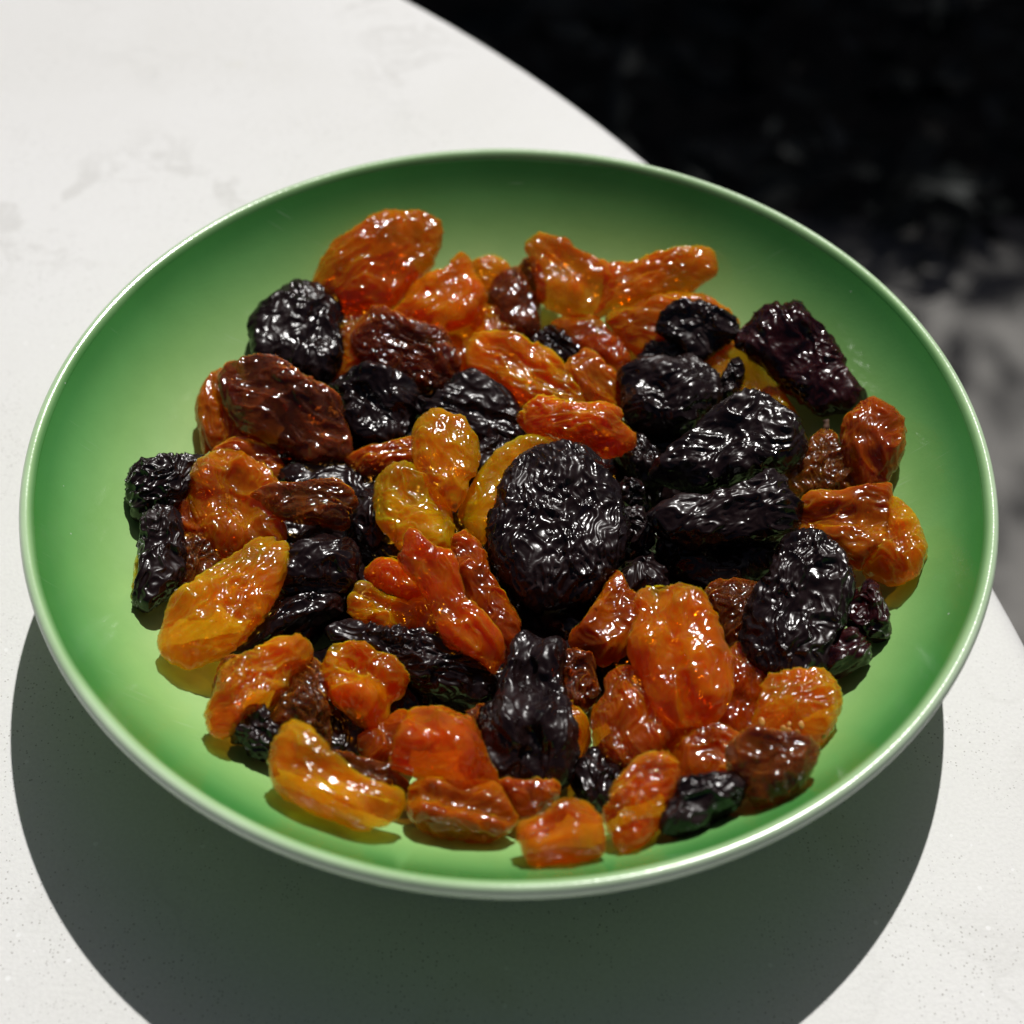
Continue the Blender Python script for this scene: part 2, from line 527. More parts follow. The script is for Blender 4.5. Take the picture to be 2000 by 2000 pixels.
    dsp = a1 * ridge(W * f1 * Sx + off, 0.05) + m1 * (a2 * (0.45 * ridge(W * f2 * Sx + off + 7, 0.03) + 0.8 * crest(W * f2 * Sx + off + 23, 0.16)) + a3 * crest(W * f3 * Sx + off + 13, 0.18))
    dsp -= dsp.mean()
    amp = min(1.0, t / 6.0)
    edge = 1 - (0.6 if wr == 'dense' else 0.35) * s_all ** 6
    V = V + N * (gain * dsp * amp * edge)[:, None]
    return V, F3, F4

# ------------------------------------------------------------------ raisin materials
def glossy_coat(t, base, normal, rough):
    """a clear sticky skin: Fresnel-weighted gloss over the body of the raisin"""
    fr = t.n('ShaderNodeFresnel', i_IOR=1.50); t.put(fr.inputs['Normal'], normal)
    gl = t.n('ShaderNodeBsdfGlossy', i_Color=(1, 1, 1, 1)); t.put(gl.inputs['Roughness'], rough); t.put(gl.inputs['Normal'], normal)
    mx = t.n('ShaderNodeMixShader')
    back = t.n('ShaderNodeNewGeometry').outputs['Backfacing']     # the inner side of the skin meets moist flesh, so it mirrors far less
    t.put(mx.inputs[0], t.math('MULTIPLY', fr.outputs[0], t.math('SUBTRACT', 1.0, t.math('MULTIPLY', back, 0.85)))); t.put(mx.inputs[1], base); t.put(mx.inputs[2], gl.outputs[0])
    t.put(t.t.nodes['Material Output'].inputs['Surface'], mx.outputs[0])

def mat_gold(name, cols, brown, clear, deep, scale, rough=0.085):
    """translucent dried-fruit flesh: scattering body, part of the light passes straight through it tinted"""
    t = NT(name)
    co = t.co()
    rnd = t.n('ShaderNodeObjectInfo').outputs['Random']
    sh = t.n('ShaderNodeVectorMath', operation='ADD')
    cmb = t.n('ShaderNodeCombineXYZ'); t.put(cmb.inputs[0], rnd)
    t.put(sh.inputs[0], co); t.put(sh.inputs[1], cmb.outputs[0])
    p = sh.outputs[0]
    big = t.noise(120, 4, 0.6, p, 0, 0.6)
    c = t.ramp(big, [(0.28, cols[0]), (0.50, cols[1]), (0.74, cols[2])])
    c = t.mix(t.ramp(t.noise(210, 3, 0.6, p), [(0.54, (0, 0, 0)), (0.72, (0.5, 0.5, 0.5))]), c, brown)
    spot = t.ramp(t.noise(900, 2, 0.5, p), [(0.70, (0, 0, 0)), (0.78, (0.6, 0.6, 0.6))])
    c = t.mix(spot, c, tuple(x * 0.35 for x in brown))
    hue = t.n('ShaderNodeHueSaturation')
    t.put(hue.inputs['Hue'], t.math('ADD', t.math('MULTIPLY', t.math('SUBTRACT', rnd, 0.5), 0.02), 0.5))
    t.put(hue.inputs['Value'], t.math('ADD', t.math('MULTIPLY', rnd, 0.3), 0.85))
    t.put(hue.inputs['Color'], c)
    h1 = t.ridged(260, p, 1)
    h2 = t.mix(0.4, t.ridged(520, p, 1.5), t.noise(700, 1, 0.5, p))
    nr = t.bump(h2, 0.65, 0.0006, t.bump(h1, 0.5, 0.0006))
    t.set(Base_Color=hue.outputs[0], Roughness=0.5, Normal=t.bump(h1, 0.3, 0.0006))
    t.set(Subsurface_Weight=1.0, Subsurface_Radius=(1.0, 0.45, 0.12), Subsurface_Scale=scale)
    t.bsdf.subsurface_method = 'RANDOM_WALK'
    t.bsdf.inputs['Specular IOR Level'].default_value = 0.0
    tr = t.n('ShaderNodeBsdfTransparent', i_Color=(0.99, 0.90, 0.62, 1))
    # what is left of white light after 7 mm of flesh
    sig = [-math.log(x) / 0.007 for x in deep]
    va = t.n('ShaderNodeVolumeAbsorption', i_Color=(1 - sig[0] / sig[2], 1 - sig[1] / sig[2], 0, 1), i_Density=sig[2])
    t.put(t.t.nodes['Material Output'].inputs['Volume'], va.outputs[0])
    mx = t.n('ShaderNodeMixShader')
    cl = t.ramp(t.noise(160, 3, 0.5, p), [(0.3, (clear * 0.65,) * 3), (0.7, (min(1, clear * 1.3),) * 3)])
    t.put(mx.inputs[0], cl); t.put(mx.inputs[1], t.bsdf.outputs[0]); t.put(mx.inputs[2], tr.outputs[0])
    ro = t.ramp(t.noise(170, 4, 0.6, p), [(0.35, (rough - 0.02,) * 3), (0.55, (rough + 0.04,) * 3), (0.72, (rough + 0.13,) * 3)])
    glossy_coat(t, mx.outputs[0], nr, ro)
    return t.m

def mat_dark(name, c0, c1, rough, sss=0.0):
    t = NT(name)
    co = t.co()
    rnd = t.n('ShaderNodeObjectInfo').outputs['Random']
    sh = t.n('ShaderNodeVectorMath', operation='ADD')
    cmb = t.n('ShaderNodeCombineXYZ'); t.put(cmb.inputs[0], rnd)
    t.put(sh.inputs[0], co); t.put(sh.inputs[1], cmb.outputs[0])
    p = sh.outputs[0]
    c = t.ramp(t.noise(150, 4, 0.6, p), [(0.3, c0), (0.72, c1)])
    h1 = t.ridged(300, p, 1)
    h2 = t.mix(0.35, t.ridged(480, p, 1.5), t.noise(700, 1, 0.5, p))
    nr = t.bump(h2, 0.7, 0.0005, t.bump(h1, 0.6, 0.0008))
    t.set(Base_Color=c, Roughness=t.ramp(t.noise(150, 4, 0.6, p), [(0.36, (rough - 0.05,) * 3), (0.52, (rough + 0.06,) * 3), (0.70, (rough + 0.30,) * 3)]), Normal=nr)
    if sss:
        t.set(Subsurface_Weight=sss, Subsurface_Radius=(1.0, 0.25, 0.08), Subsurface_Scale=0.003)
    t.bsdf.inputs['IOR'].default_value = 1.5
    return t.m

def raisin_materials():
    return {
        'y': mat_gold('yellow_amber_skin', [(0.80, 0.20, 0.0015), (0.90, 0.30, 0.002), (0.95, 0.44, 0.006)], (0.70, 0.14, 0.0015), 0.60, (0.96, 0.56, 0.05), 0.009),
        'o': mat_gold('orange_amber_skin', [(0.66, 0.105, 0.0012), (0.80, 0.175, 0.0018), (0.90, 0.30, 0.004)], (0.50, 0.07, 0.0015), 0.60, (0.95, 0.40, 0.02), 0.010),
        'r': mat_gold('red_orange_skin', [(0.66, 0.088, 0.0006), (0.79, 0.155, 0.001), (0.87, 0.26, 0.0015)], (0.52, 0.058, 0.0006), 0.58, (0.93, 0.28, 0.007), 0.010),
        'd': mat_gold('dull_orange_skin', [(0.42, 0.065, 0.001), (0.56, 0.11, 0.0015), (0.68, 0.19, 0.003)], (0.28, 0.04, 0.0015), 0.58, (0.72, 0.22, 0.012), 0.008),
        'a': mat_gold('amber_brown_skin', [(0.26, 0.034, 0.0012), (0.42, 0.075, 0.0018), (0.56, 0.145, 0.003)], (0.13, 0.018, 0.002), 0.42, (0.50, 0.12, 0.01), 0.006),
        'b': mat_gold('brown_skin', [(0.065, 0.014, 0.004), (0.125, 0.026, 0.004), (0.27, 0.055, 0.004)], (0.040, 0.010, 0.004), 0.38, (0.50, 0.10, 0.01), 0.006),
        'k': mat_dark('black_skin', (0.0050, 0.0026, 0.0027), (0.020, 0.0085, 0.0085), 0.19),
        'c': mat_dark('cherry_black_skin', (0.008, 0.0028, 0.0040), (0.040, 0.005, 0.006), 0.13, 0.5),
    }

NAMES = {'d': 'golden_raisin', 'y': 'golden_raisin', 'o': 'golden_raisin', 'r': 'golden_raisin', 'a': 'brown_raisin', 'b': 'brown_raisin', 'k': 'black_raisin', 'c': 'black_raisin'}
GROUPS = {'golden_raisin': 'golden raisins heaped on the plate', 'brown_raisin': 'brown raisins heaped on the plate', 'black_raisin': 'black raisins heaped on the plate'}

# kind of skin, kind of wrinkles, label, place in mm from the plate's centre, turn (quaternion), thickness, outline in mm
RAISINS = [
    ('k', 'soft', 'glossy black raisin standing apart against the green wall beside large amber raisin', (-43.3, 41.3, 20.1), (0.7275, -0.0038, 0.1750, -0.6634), 8,
     [(2.5, -9.9), (6.6, -8.6), (8.5, -4.9), (10.3, -1.2), (12.2, 2.1), (13.2, 4.8), (10.5, 6.8), (6.0, 8.4), (0.9, 8.7), (-5.1, 8.8), (-9.0, 7.9), (-11.1, 5.1), (-12.6, 0.9), (-11.8, -2.8), (-7.7, -7.1), (-1.7, -10.6)]),
    ('o', 'fine', 'large plump amber-orange raisin topping the far end of the heap', (-28.6, 58.5, 24.3), (0.8951, 0.2547, -0.0414, 0.3635), 9,
     [(-14.2, 2.6), (-14.0, -0.8), (-14.0, -4.2), (-11.6, -5.9), (-8.2, -7.3), (-3.8, -9.5), (-1.0, -9.4), (2.4, -8.6), (6.7, -7.8), (10.0, -6.7), (13.5, -4.8), (16.1, -1.7), (16.0, -0.3), (14.9, 2.8), (11.7, 5.5), (8.9, 7.6), (4.9, 8.2), (-0.0, 8.8), (-4.9, 9.0), (-9.6, 7.6), (-13.5, 5.3)]),
    ('r', 'soft', 'folded orange-red raisin with a pointed tip, lying over shiny brown raisin', (-14.4, 51.0, 21.3), (0.9274, 0.2053, -0.0458, 0.3094), 7,
     [(-11.2, 2.6), (-10.1, 0.1), (-8.1, -3.1), (-5.3, -5.6), (-1.1, -7.3), (1.8, -8.0), (4.2, -6.4), (7.1, -5.3), (9.0, -3.0), (8.9, -0.2), (9.3, 2.2), (9.7, 5.2), (9.0, 7.2), (6.9, 6.6), (3.5, 4.8), (1.3, 5.8), (-2.2, 6.8), (-5.4, 5.8), (-8.2, 4.1), (-11.2, 3.9)]),
    ('o', 'fine', 'small amber raisin peeking out behind the folded orange-red one', (-5.1, 62.1, 19.4), (0.9786, 0.2056, 0.0080, 0.0104), 5,
     [(-2.6, -3.4), (0.2, -4.1), (4.1, -1.4), (4.4, 1.0), (2.3, 3.2), (-0.2, 3.8), (-2.3, 3.2), (-4.4, 1.2)]),
    ('b', 'soft', 'dull purplish brown raisin wedged beside the forked orange raisin', (-0.0, 53.0, 17.3), (0.7847, 0.1316, 0.1006, -0.5974), 7,
     [(-0.0, -5.4), (4.9, -4.9), (8.0, -2.1), (9.2, 1.2), (5.7, 4.6), (3.3, 4.9), (-0.6, 5.5), (-3.3, 4.4), (-8.0, 3.4), (-9.4, 1.2), (-8.2, -2.3), (-5.1, -4.5)]),
    ('b', 'soft', 'dark brown raisin tucked behind the forked orange raisin', (3.5, 61.1, 18.8), (0.7976, 0.1683, 0.1119, -0.5683), 5,
     [(-0.6, -2.8), (4.2, -1.8), (5.5, 1.1), (0.8, 2.7), (-3.0, 2.4), (-5.0, 1.2), (-4.5, -0.8), (-2.7, -2.9)]),
    ('o', 'fold', 'bright orange raisin with a deep V-shaped fold on the far side of the heap', (11.4, 57.7, 22.6), (0.9069, 0.2438, 0.0701, -0.3365), 7,
     [(-10.2, -1.7), (-7.8, -2.9), (-5.3, -5.1), (-2.5, -7.5), (-0.7, -8.3), (2.5, -7.7), (5.8, -6.3), (8.3, -3.9), (9.7, -0.8), (9.4, 3.3), (7.3, 6.8), (4.9, 8.0), (2.5, 7.6), (-0.3, 5.5), (-2.6, 5.0), (-5.0, 5.6), (-7.8, 5.1), (-10.2, 4.2), (-11.7, 2.2), (-12.0, -0.2)]),
    ('o', 'fine', 'long orange raisin pointing away from the heap towards the plate wall', (29.4, 56.6, 23.8), (0.9556, 0.2316, -0.0950, 0.1555), 7,
     [(-10.7, 3.6), (-12.4, -0.4), (-15.3, -3.2), (-14.2, -4.3), (-10.7, -2.6), (-8.0, -3.2), (-3.3, -4.6), (0.9, -5.1), (4.3, -5.6), (8.9, -5.0), (12.1, -4.3), (13.2, -1.2), (13.0, 1.2), (11.5, 3.0), (7.7, 3.8), (3.7, 4.8), (0.9, 5.1), (-2.3, 4.5), (-5.4, 6.1), (-8.8, 6.8)]),
    ('d', 'soft', 'smooth amber raisin lying next to a tiny black raisin', (16.5, 44.3, 16.9), (0.9264, 0.1350, 0.0314, -0.3501), 6,
     [(-5.9, -4.2), (-1.5, -4.0), (1.3, -3.1), (5.1, -3.3), (9.3, -3.0), (9.4, -0.0), (8.2, 2.0), (3.8, 4.4), (-0.0, 4.2), (-3.4, 4.4), (-6.5, 3.2), (-8.7, 0.5), (-9.6, -2.7)]),
    ('k', 'dense', 'tiny round black raisin between two amber raisins', (8.5, 41.7, 17.3), (0.9250, 0.1184, 0.0383, -0.3591), 5,
     [(-1.4, -3.4), (2.2, -3.3), (4.7, -2.0), (5.1, -0.0), (4.9, 2.5), (3.2, 3.1), (0.4, 3.1), (-2.2, 3.4), (-4.3, 2.6), (-5.2, 0.6), (-4.6, -2.6)]),
    ('a', 'soft', 'brownish amber raisin half hidden behind a bean-shaped orange one', (16.8, 30.6, 18.0), (0.8846, 0.0545, 0.1285, -0.4450), 6,
     [(-3.7, -4.1), (-0.2, -4.9), (3.7, -4.8), (6.9, -2.1), (8.6, 0.4), (7.0, 2.3), (3.8, 4.4), (0.8, 5.3), (-1.9, 4.4), (-5.8, 3.7), (-7.9, 2.3), (-8.0, 0.3), (-6.2, -3.9)]),
    ('o', 'long', 'long ridged orange raisin lying above the bean-shaped one', (1.8, 32.1, 20.5), (0.9555, 0.1278, 0.0346, -0.2638), 7,
     [(-10.4, -4.5), (-8.4, -5.9), (-6.3, -5.4), (-3.3, -4.0), (-1.0, -5.2), (2.8, -6.8), (5.4, -6.7), (7.0, -5.0), (9.5, -2.1), (12.4, -1.8), (15.0, -0.4), (12.7, 2.1), (9.5, 3.6), (6.2, 5.1), (2.6, 6.0), (-0.7, 5.7), (-4.2, 6.2), (-7.0, 5.6), (-10.3, 4.0), (-12.5, 1.9), (-12.5, -1.3)]),
    ('r', 'soft', 'red-orange raisin mostly buried between ridged orange and shiny brown raisins', (-7.3, 46.1, 14.8), (0.8744, 0.1248, -0.0571, 0.4654), 6,
     [(-6.5, 2.8), (-9.4, -1.8), (-5.9, -5.2), (1.2, -4.3), (6.2, -7.2), (7.5, -2.0), (8.1, 4.0), (2.3, 5.0), (-1.1, 7.6)]),
    ('d', 'fine', 'orange raisin squeezed between glossy black raisin and shiny brown one', (-32.5, 41.8, 16.3), (0.7415, 0.1453, -0.0624, 0.6520), 6,
     [(-2.6, 3.3), (-10.3, 2.7), (-5.7, -2.2), (-2.7, -5.0), (6.4, -3.2), (8.7, 0.8), (5.5, 4.3)]),
    ('b', 'dense', 'shiny brown raisin with a rough mottled skin in front of folded orange-red one', (-21.7, 39.0, 18.5), (0.9577, 0.1417, 0.0587, -0.2433), 8,
     [(-10.0, -5.2), (-7.9, -6.6), (-4.7, -7.3), (-1.5, -6.8), (2.2, -5.7), (5.1, -6.1), (7.2, -5.7), (10.4, -4.6), (12.0, -3.2), (12.1, 0.4), (11.0, 3.3), (8.4, 5.3), (6.2, 7.0), (4.1, 8.0), (-0.9, 6.3), (-4.6, 5.8), (-7.6, 6.2), (-10.4, 5.6), (-11.5, 2.9), (-11.4, -2.5)]),
    ('b', 'long', 'big flat dark brown raisin with red lower edge', (-43.5, 18.3, 21.9), (0.9373, 0.1456, 0.0740, -0.3080), 8,
     [(-10.5, -6.3), (-7.2, -8.1), (-3.6, -8.8), (-0.5, -8.5), (3.1, -6.8), (6.4, -5.9), (9.2, -5.3), (12.5, -4.8), (13.1, -3.5), (15.0, -1.5), (16.0, 0.7), (14.5, 3.0), (12.7, 4.2), (10.1, 5.7), (7.4, 8.0), (4.3, 8.6), (1.1, 7.4), (-2.5, 7.2), (-5.6, 7.9), (-8.9, 7.2), (-11.2, 5.5), (-13.2, 2.9), (-15.0, 0.1), (-14.6, -2.9)]),
    ('a', 'long', 'reddish brown raisin tucked under the big flat dark brown one', (-56.4, 19.6, 19.1), (0.7344, 0.0260, 0.1644, -0.6580), 7,
     [(1.2, -4.9), (4.8, -3.9), (9.0, -2.8), (9.1, -0.7), (8.4, 1.8), (6.1, 5.0), (2.5, 4.9), (-1.8, 4.2), (-6.5, 3.5), (-10.5, 2.1), (-10.0, -0.4), (-7.3, -2.9), (-4.2, -4.4), (-1.3, -5.3)]),
    ('k', 'fold', 'stubby black raisin next to the big flat dark brown one', (-26.8, 23.1, 19.0), (0.9403, 0.0945, 0.0494, -0.3233), 8,
     [(-6.7, -4.1), (-3.4, -6.2), (-0.4, -8.1), (2.1, -8.4), (5.4, -6.3), (8.2, -3.7), (9.1, -1.4), (7.9, 1.5), (7.1, 4.3), (4.8, 7.3), (1.9, 8.4), (-1.3, 8.0), (-4.9, 5.6), (-8.5, 3.8), (-9.8, 0.8), (-9.5, -2.9)]),
    ('k', 'long', 'black raisin with a long curled ridge behind the yellow teardrop raisin', (-7.0, 22.7, 18.0), (0.9776, 0.1494, 0.0263, -0.1461), 8,
     [(-10.1, -4.9), (-6.1, -5.5), (-1.3, -6.5), (3.7, -7.0), (7.6, -5.3), (10.2, -3.0), (10.8, -0.8), (9.7, 0.6), (8.6, 2.9), (6.1, 5.2), (3.5, 7.0), (0.3, 8.2), (-2.9, 8.3), (-5.8, 6.7), (-7.2, 4.5), (-7.3, 1.0), (-9.6, -0.5), (-12.2, -1.8)]),
    ('y', 'soft', 'yellow teardrop raisin with small brown spot at its tip', (-11.9, 3.6, 26.0), (0.7631, 0.1094, 0.0993, -0.6291), 6,
     [(-0.9, -6.0), (2.2, -5.5), (4.4, -4.6), (7.9, -3.3), (9.8, -1.8), (11.7, 0.0), (10.1, 1.8), (7.3, 3.2), (5.5, 3.5), (3.9, 5.2), (0.4, 6.2), (-2.7, 6.3), (-5.2, 5.5), (-7.8, 4.3), (-8.3, 2.2), (-10.2, 0.0), (-9.3, -2.6), (-7.5, -4.4), (-4.9, -5.7)]),
    ('y', 'soft', 'curved yellow raisin hugging the big round black one', (-0.8, 1.5, 21.5), (0.8826, 0.0872, -0.0446, 0.4599), 5,
     [(-12.4, -1.8), (-12.2, -4.3), (-7.4, -4.5), (-2.7, -4.0), (2.5, -4.0), (5.7, -4.7), (9.8, -4.9), (12.8, -2.8), (12.6, -0.2), (11.4, 2.4), (8.2, 3.9), (4.0, 5.5), (-0.1, 5.5), (-4.0, 4.9), (-8.5, 3.9), (-11.1, 2.2)]),
    ('k', 'dense', 'biggest round black raisin, densely wrinkled all over, crowning the heap', (8.7, -9.7, 23.0), (0.7156, 0.0714, -0.0755, 0.6907), 10,
     [(-6.8, 11.3), (-10.9, 9.6), (-14.6, 5.6), (-16.2, 2.2), (-15.3, -1.8), (-14.3, -5.9), (-12.1, -8.0), (-8.6, -10.2), (-4.9, -11.7), (-1.1, -12.8), (2.4, -12.6), (6.1, -11.5), (8.7, -10.9), (12.1, -8.6), (15.1, -6.8), (16.9, -3.6), (16.9, -0.1), (16.2, 3.6), (14.7, 6.7), (11.5, 9.4), (7.9, 10.9), (4.0, 11.6), (1.4, 12.5), (-2.4, 12.6)]),
    ('y', 'soft', 'golden yellow raisin lying under the teardrop one', (-17.2, -6.5, 22.0), (0.8552, 0.0974, 0.0692, -0.5043), 7,
     [(-3.1, -6.3), (0.1, -6.5), (3.6, -5.5), (6.4, -4.9), (9.2, -1.6), (10.4, 0.7), (10.2, 2.5), (6.9, 4.8), (3.2, 6.2), (0.9, 6.1), (-2.5, 5.4), (-6.0, 5.2), (-9.1, 4.0), (-10.4, 1.2), (-9.9, -1.8), (-8.0, -4.0)]),
    ('r', 'long', 'long smooth red-orange raisin slanting down from golden yellow one', (-9.5, -27.7, 24.5), (0.8734, 0.1460, 0.1092, -0.4515), 7,
     [(-9.1, -3.8), (-6.3, -3.2), (-3.2, -3.2), (-0.4, -3.6), (2.5, -4.5), (5.1, -4.8), (7.5, -3.7), (9.7, -2.4), (12.3, -1.4), (14.4, -0.8), (13.1, 2.4), (10.5, 3.8), (7.7, 3.6), (4.0, 3.3), (1.1, 2.5), (-2.1, 3.5), (-5.0, 4.4), (-7.6, 4.7), (-10.2, 2.9), (-13.9, 1.9), (-14.4, 0.2), (-12.7, -1.6), (-10.9, -3.7)]),
    ('a', 'soft', 'amber-brown raisin squeezed between long red-orange and big round black', (-4.4, -22.0, 19.5), (0.8358, 0.0721, 0.0502, -0.5419), 7,
     [(-6.8, -2.9), (-0.3, -4.3), (6.1, -3.1), (11.2, -1.5), (11.6, 1.1), (9.8, 3.4), (6.6, 3.9), (2.8, 3.2), (-0.9, 2.6), (-3.8, 2.5), (-7.7, 3.5), (-10.8, 3.1), (-12.9, 1.4), (-11.6, -1.6)]),
    ('r', 'soft', 'small oval red-orange raisin lying alongside a pale yellow one', (-19.9, -19.5, 19.0), (0.9611, 0.0823, 0.0348, -0.2615), 5,
     [(-3.7, -2.6), (-1.2, -2.6), (1.9, -2.5), (4.8, -1.6), (7.4, -0.2), (6.6, 0.5), (4.1, 1.6), (1.5, 2.3), (-0.8, 3.1), (-3.2, 3.0), (-5.3, 1.4), (-5.5, -1.5)]),
    ('y', 'fold', 'pale yellow raisin with a flat cut side', (-21.5, -25.5, 18.0), (0.9704, 0.1511, 0.0419, -0.1837), 6,
     [(-5.3, -3.1), (-1.9, -2.9), (1.5, -3.4), (4.9, -2.5), (7.6, -0.8), (6.9, 1.5), (4.2, 2.6), (1.7, 3.2), (-0.7, 2.9), (-3.2, 3.4), (-5.7, 3.2), (-6.6, 1.0), (-6.2, -1.9)]),
    ('o', 'soft', 'orange raisin mostly hidden behind the pale yellow one with the cut side', (-14.2, -26.4, 17.0), (0.8789, 0.0710, 0.0477, -0.4692), 5,
     [(-0.7, -1.7), (2.0, -2.7), (4.0, 0.5), (3.5, 1.5), (-1.0, 2.2), (-3.7, 1.4), (-4.1, -1.1)]),
    ('k', 'dense', 'long ragged black raisin under tip of the long red-orange one', (-14.7, -35.4, 18.0), (0.9782, 0.0972, 0.0293, -0.1809), 8,
     [(-14.9, -3.1), (-10.8, -2.0), (-6.9, -2.3), (-3.3, -2.7), (-0.5, -4.2), (2.9, -5.6), (6.7, -5.0), (9.3, -3.3), (12.6, -2.5), (13.3, -0.6), (13.7, 2.2), (10.8, 3.2), (7.5, 3.8), (4.1, 4.4), (1.4, 5.6), (-1.7, 4.9), (-4.7, 3.3), (-9.1, 2.4), (-12.5, 2.3), (-14.4, 2.5), (-16.0, 0.5), (-17.3, -1.4)]),
    ('r', 'fold', 'deeply folded red-orange raisin with glassy facets', (-23.7, -42.5, 21.2), (0.9215, 0.0788, 0.0664, -0.3743), 9,
     [(-3.0, -5.7), (-0.4, -6.2), (3.2, -5.7), (5.8, -5.5), (7.7, -3.6), (7.6, -1.0), (5.8, 1.4), (5.9, 3.1), (5.5, 5.3), (4.2, 6.5), (1.4, 6.9), (-1.6, 5.8), (-4.5, 5.4), (-7.2, 3.3), (-8.5, 0.8), (-7.7, -2.1), (-5.6, -4.2)]),
    ('k', 'soft', 'knobbly black raisin above a folded black one, beside the large yellow oval', (-33.7, -17.9, 19.0), (0.9694, 0.0897, 0.0041, 0.2283), 8,
     [(-6.9, -3.6), (-3.6, -4.7), (0.5, -6.1), (4.2, -5.6), (6.9, -2.8), (8.1, -0.8), (7.5, 2.4), (5.8, 4.6), (2.8, 5.2), (-0.8, 5.8), (-3.9, 6.6), (-5.8, 3.4), (-8.5, -0.4)]),
    ('k', 'long', 'long folded black raisin lying under the large yellow oval', (-38.3, -27.5, 17.4), (0.9475, 0.1021, 0.0155, 0.3025), 7,
     [(-11.8, -2.0), (-9.7, -2.4), (-4.9, -2.4), (-1.7, -2.5), (2.1, -2.2), (5.6, -2.5), (8.3, -4.1), (10.6, -2.5), (11.0, -0.1), (8.4, 0.7), (5.0, 3.5), (2.0, 4.1), (-1.9, 3.5), (-5.9, 2.2), (-9.5, 0.4), (-13.1, -1.0)]),
    ('y', 'fine', 'largest yellow raisin, a flat oval overhanging the green plate floor', (-48.1, -28.7, 23.4), (0.8741, 0.1092, 0.0365, 0.4719), 7,
     [(-13.6, 2.1), (-13.6, -0.7), (-12.2, -3.5), (-9.0, -5.3), (-6.3, -6.6), (-3.5, -7.1), (0.2, -6.8), (4.1, -6.5), (8.3, -5.6), (11.9, -4.4), (15.1, -2.1), (16.1, -0.2), (15.1, 0.9), (15.3, 2.2), (13.2, 4.2), (10.2, 4.6), (6.9, 5.5), (3.3, 6.2), (-0.4, 6.6), (-3.6, 7.4), (-6.5, 7.0), (-9.4, 5.6), (-12.6, 3.8)]),
    ('d', 'fold', 'amber raisin with a creased hollow, touching the largest yellow oval', (-49.7, -4.7, 20.4), (0.8053, 0.0742, 0.1346, -0.5726), 8,
     [(-0.7, -8.3), (3.5, -7.7), (7.1, -6.7), (9.7, -5.5), (9.8, -2.2), (10.2, 2.0), (10.1, 5.9), (7.8, 7.3), (3.0, 8.3), (-2.1, 8.5), (-4.3, 8.1), (-7.1, 6.3), (-9.2, 4.3), (-10.9, 2.8), (-11.4, -0.8), (-10.6, -4.1), (-7.8, -6.8), (-5.0, -8.2)]),
    ('b', 'long', 'pointed dark brown raisin resting on the creased amber one', (-36.4, -4.5, 22.0), (0.9853, 0.1641, 0.0302, -0.0371), 6,
     [(-9.6, -0.8), (-7.5, -2.2), (-4.6, -3.5), (-1.2, -4.0), (2.0, -3.3), (5.2, -4.2), (7.6, -3.9), (7.7, -0.6), (8.7, 0.8), (7.5, 2.6), (5.1, 4.3), (2.0, 4.6), (0.0, 3.8), (-2.6, 3.3), (-5.6, 2.6), (-9.4, 1.6), (-10.7, 0.3)]),
    ('k', 'soft', 'small black raisin with a curved bright ridge beside the pointed brown one', (-26.0, -4.6, 17.0), (0.7141, 0.0778, -0.0546, 0.6935), 7,
     [(-4.4, 3.0), (-5.9, 0.1), (-5.7, -2.7), (-1.4, -4.1), (3.4, -3.6), (6.5, -1.5), (5.5, 1.5), (3.2, 3.8), (-1.4, 4.5)]),
    ('a', 'long', 'dark amber raisin showing only its back edge behind the creased amber one', (-50.2, 9.4, 17.7), (0.9919, 0.1069, 0.0684, 0.0091), 5,
     [(-6.2, -3.2), (-1.3, -2.4), (3.8, -4.1), (7.8, -3.0), (5.8, 1.2), (2.4, 4.1), (-1.4, 4.8), (-5.5, 1.9), (-8.2, -2.0)]),
    ('a', 'soft', 'brown-amber raisin visible as a strip between creased amber and cube-like black', (-56.8, -4.2, 19.8), (0.7208, -0.0041, 0.1353, -0.6798), 6,
     [(4.6, -3.2), (8.1, -0.8), (8.5, 2.5), (2.6, 3.5), (-7.8, 2.7), (-9.7, 0.1), (-4.8, -3.1), (0.6, -4.1)]),
    ('k', 'dense', 'blocky cube-like black raisin on the open green floor', (-63.8, -1.8, 21.9), (0.8584, 0.1879, 0.0442, 0.4753), 8,
     [(-6.3, 2.2), (-7.8, -0.0), (-7.2, -2.6), (-5.6, -3.5), (-3.6, -5.3), (-0.6, -5.1), (2.9, -4.1), (6.6, -3.3), (10.2, -1.8), (8.2, 0.4), (6.0, 1.3), (4.1, 3.2), (1.4, 6.0), (-1.3, 6.4), (-4.5, 4.1)]),
    ('k', 'dense', 'crinkled black raisin below the cube-like one', (-61.2, -18.6, 22.4), (0.6968, 0.1530, 0.0274, 0.7002), 8,
     [(2.6, 3.8), (-2.2, 3.4), (-5.1, 3.2), (-8.0, 3.5), (-9.7, 2.4), (-10.7, 0.3), (-9.2, -0.9), (-7.4, -2.3), (-4.2, -4.1), (-0.8, -4.7), (3.0, -4.2), (7.2, -3.0), (9.9, -1.4), (9.9, 0.9), (8.8, 3.1), (7.6, 4.2)]),
    ('b', 'dense', 'reddish brown raisin tucked between crinkled black and largest yellow oval', (-55.6, -16.5, 18.2), (0.7071, 0.1207, 0.0233, 0.6963), 6,
     [(-1.0, 3.2), (-6.6, 2.3), (-5.1, -1.0), (-1.9, -4.0), (2.9, -3.8), (6.0, 0.2), (4.4, 3.5)]),
    ('y', 'soft', 'thin amber sliver of a raisin peeking out behind the crinkled black one', (-63.8, -21.0, 21.7), (0.7135, -0.0558, 0.1415, -0.6839), 3,
     [(3.6, -0.2), (2.0, 1.9), (-3.3, 1.2), (-3.7, -1.1), (-0.8, -1.5), (3.5, -1.4)]),
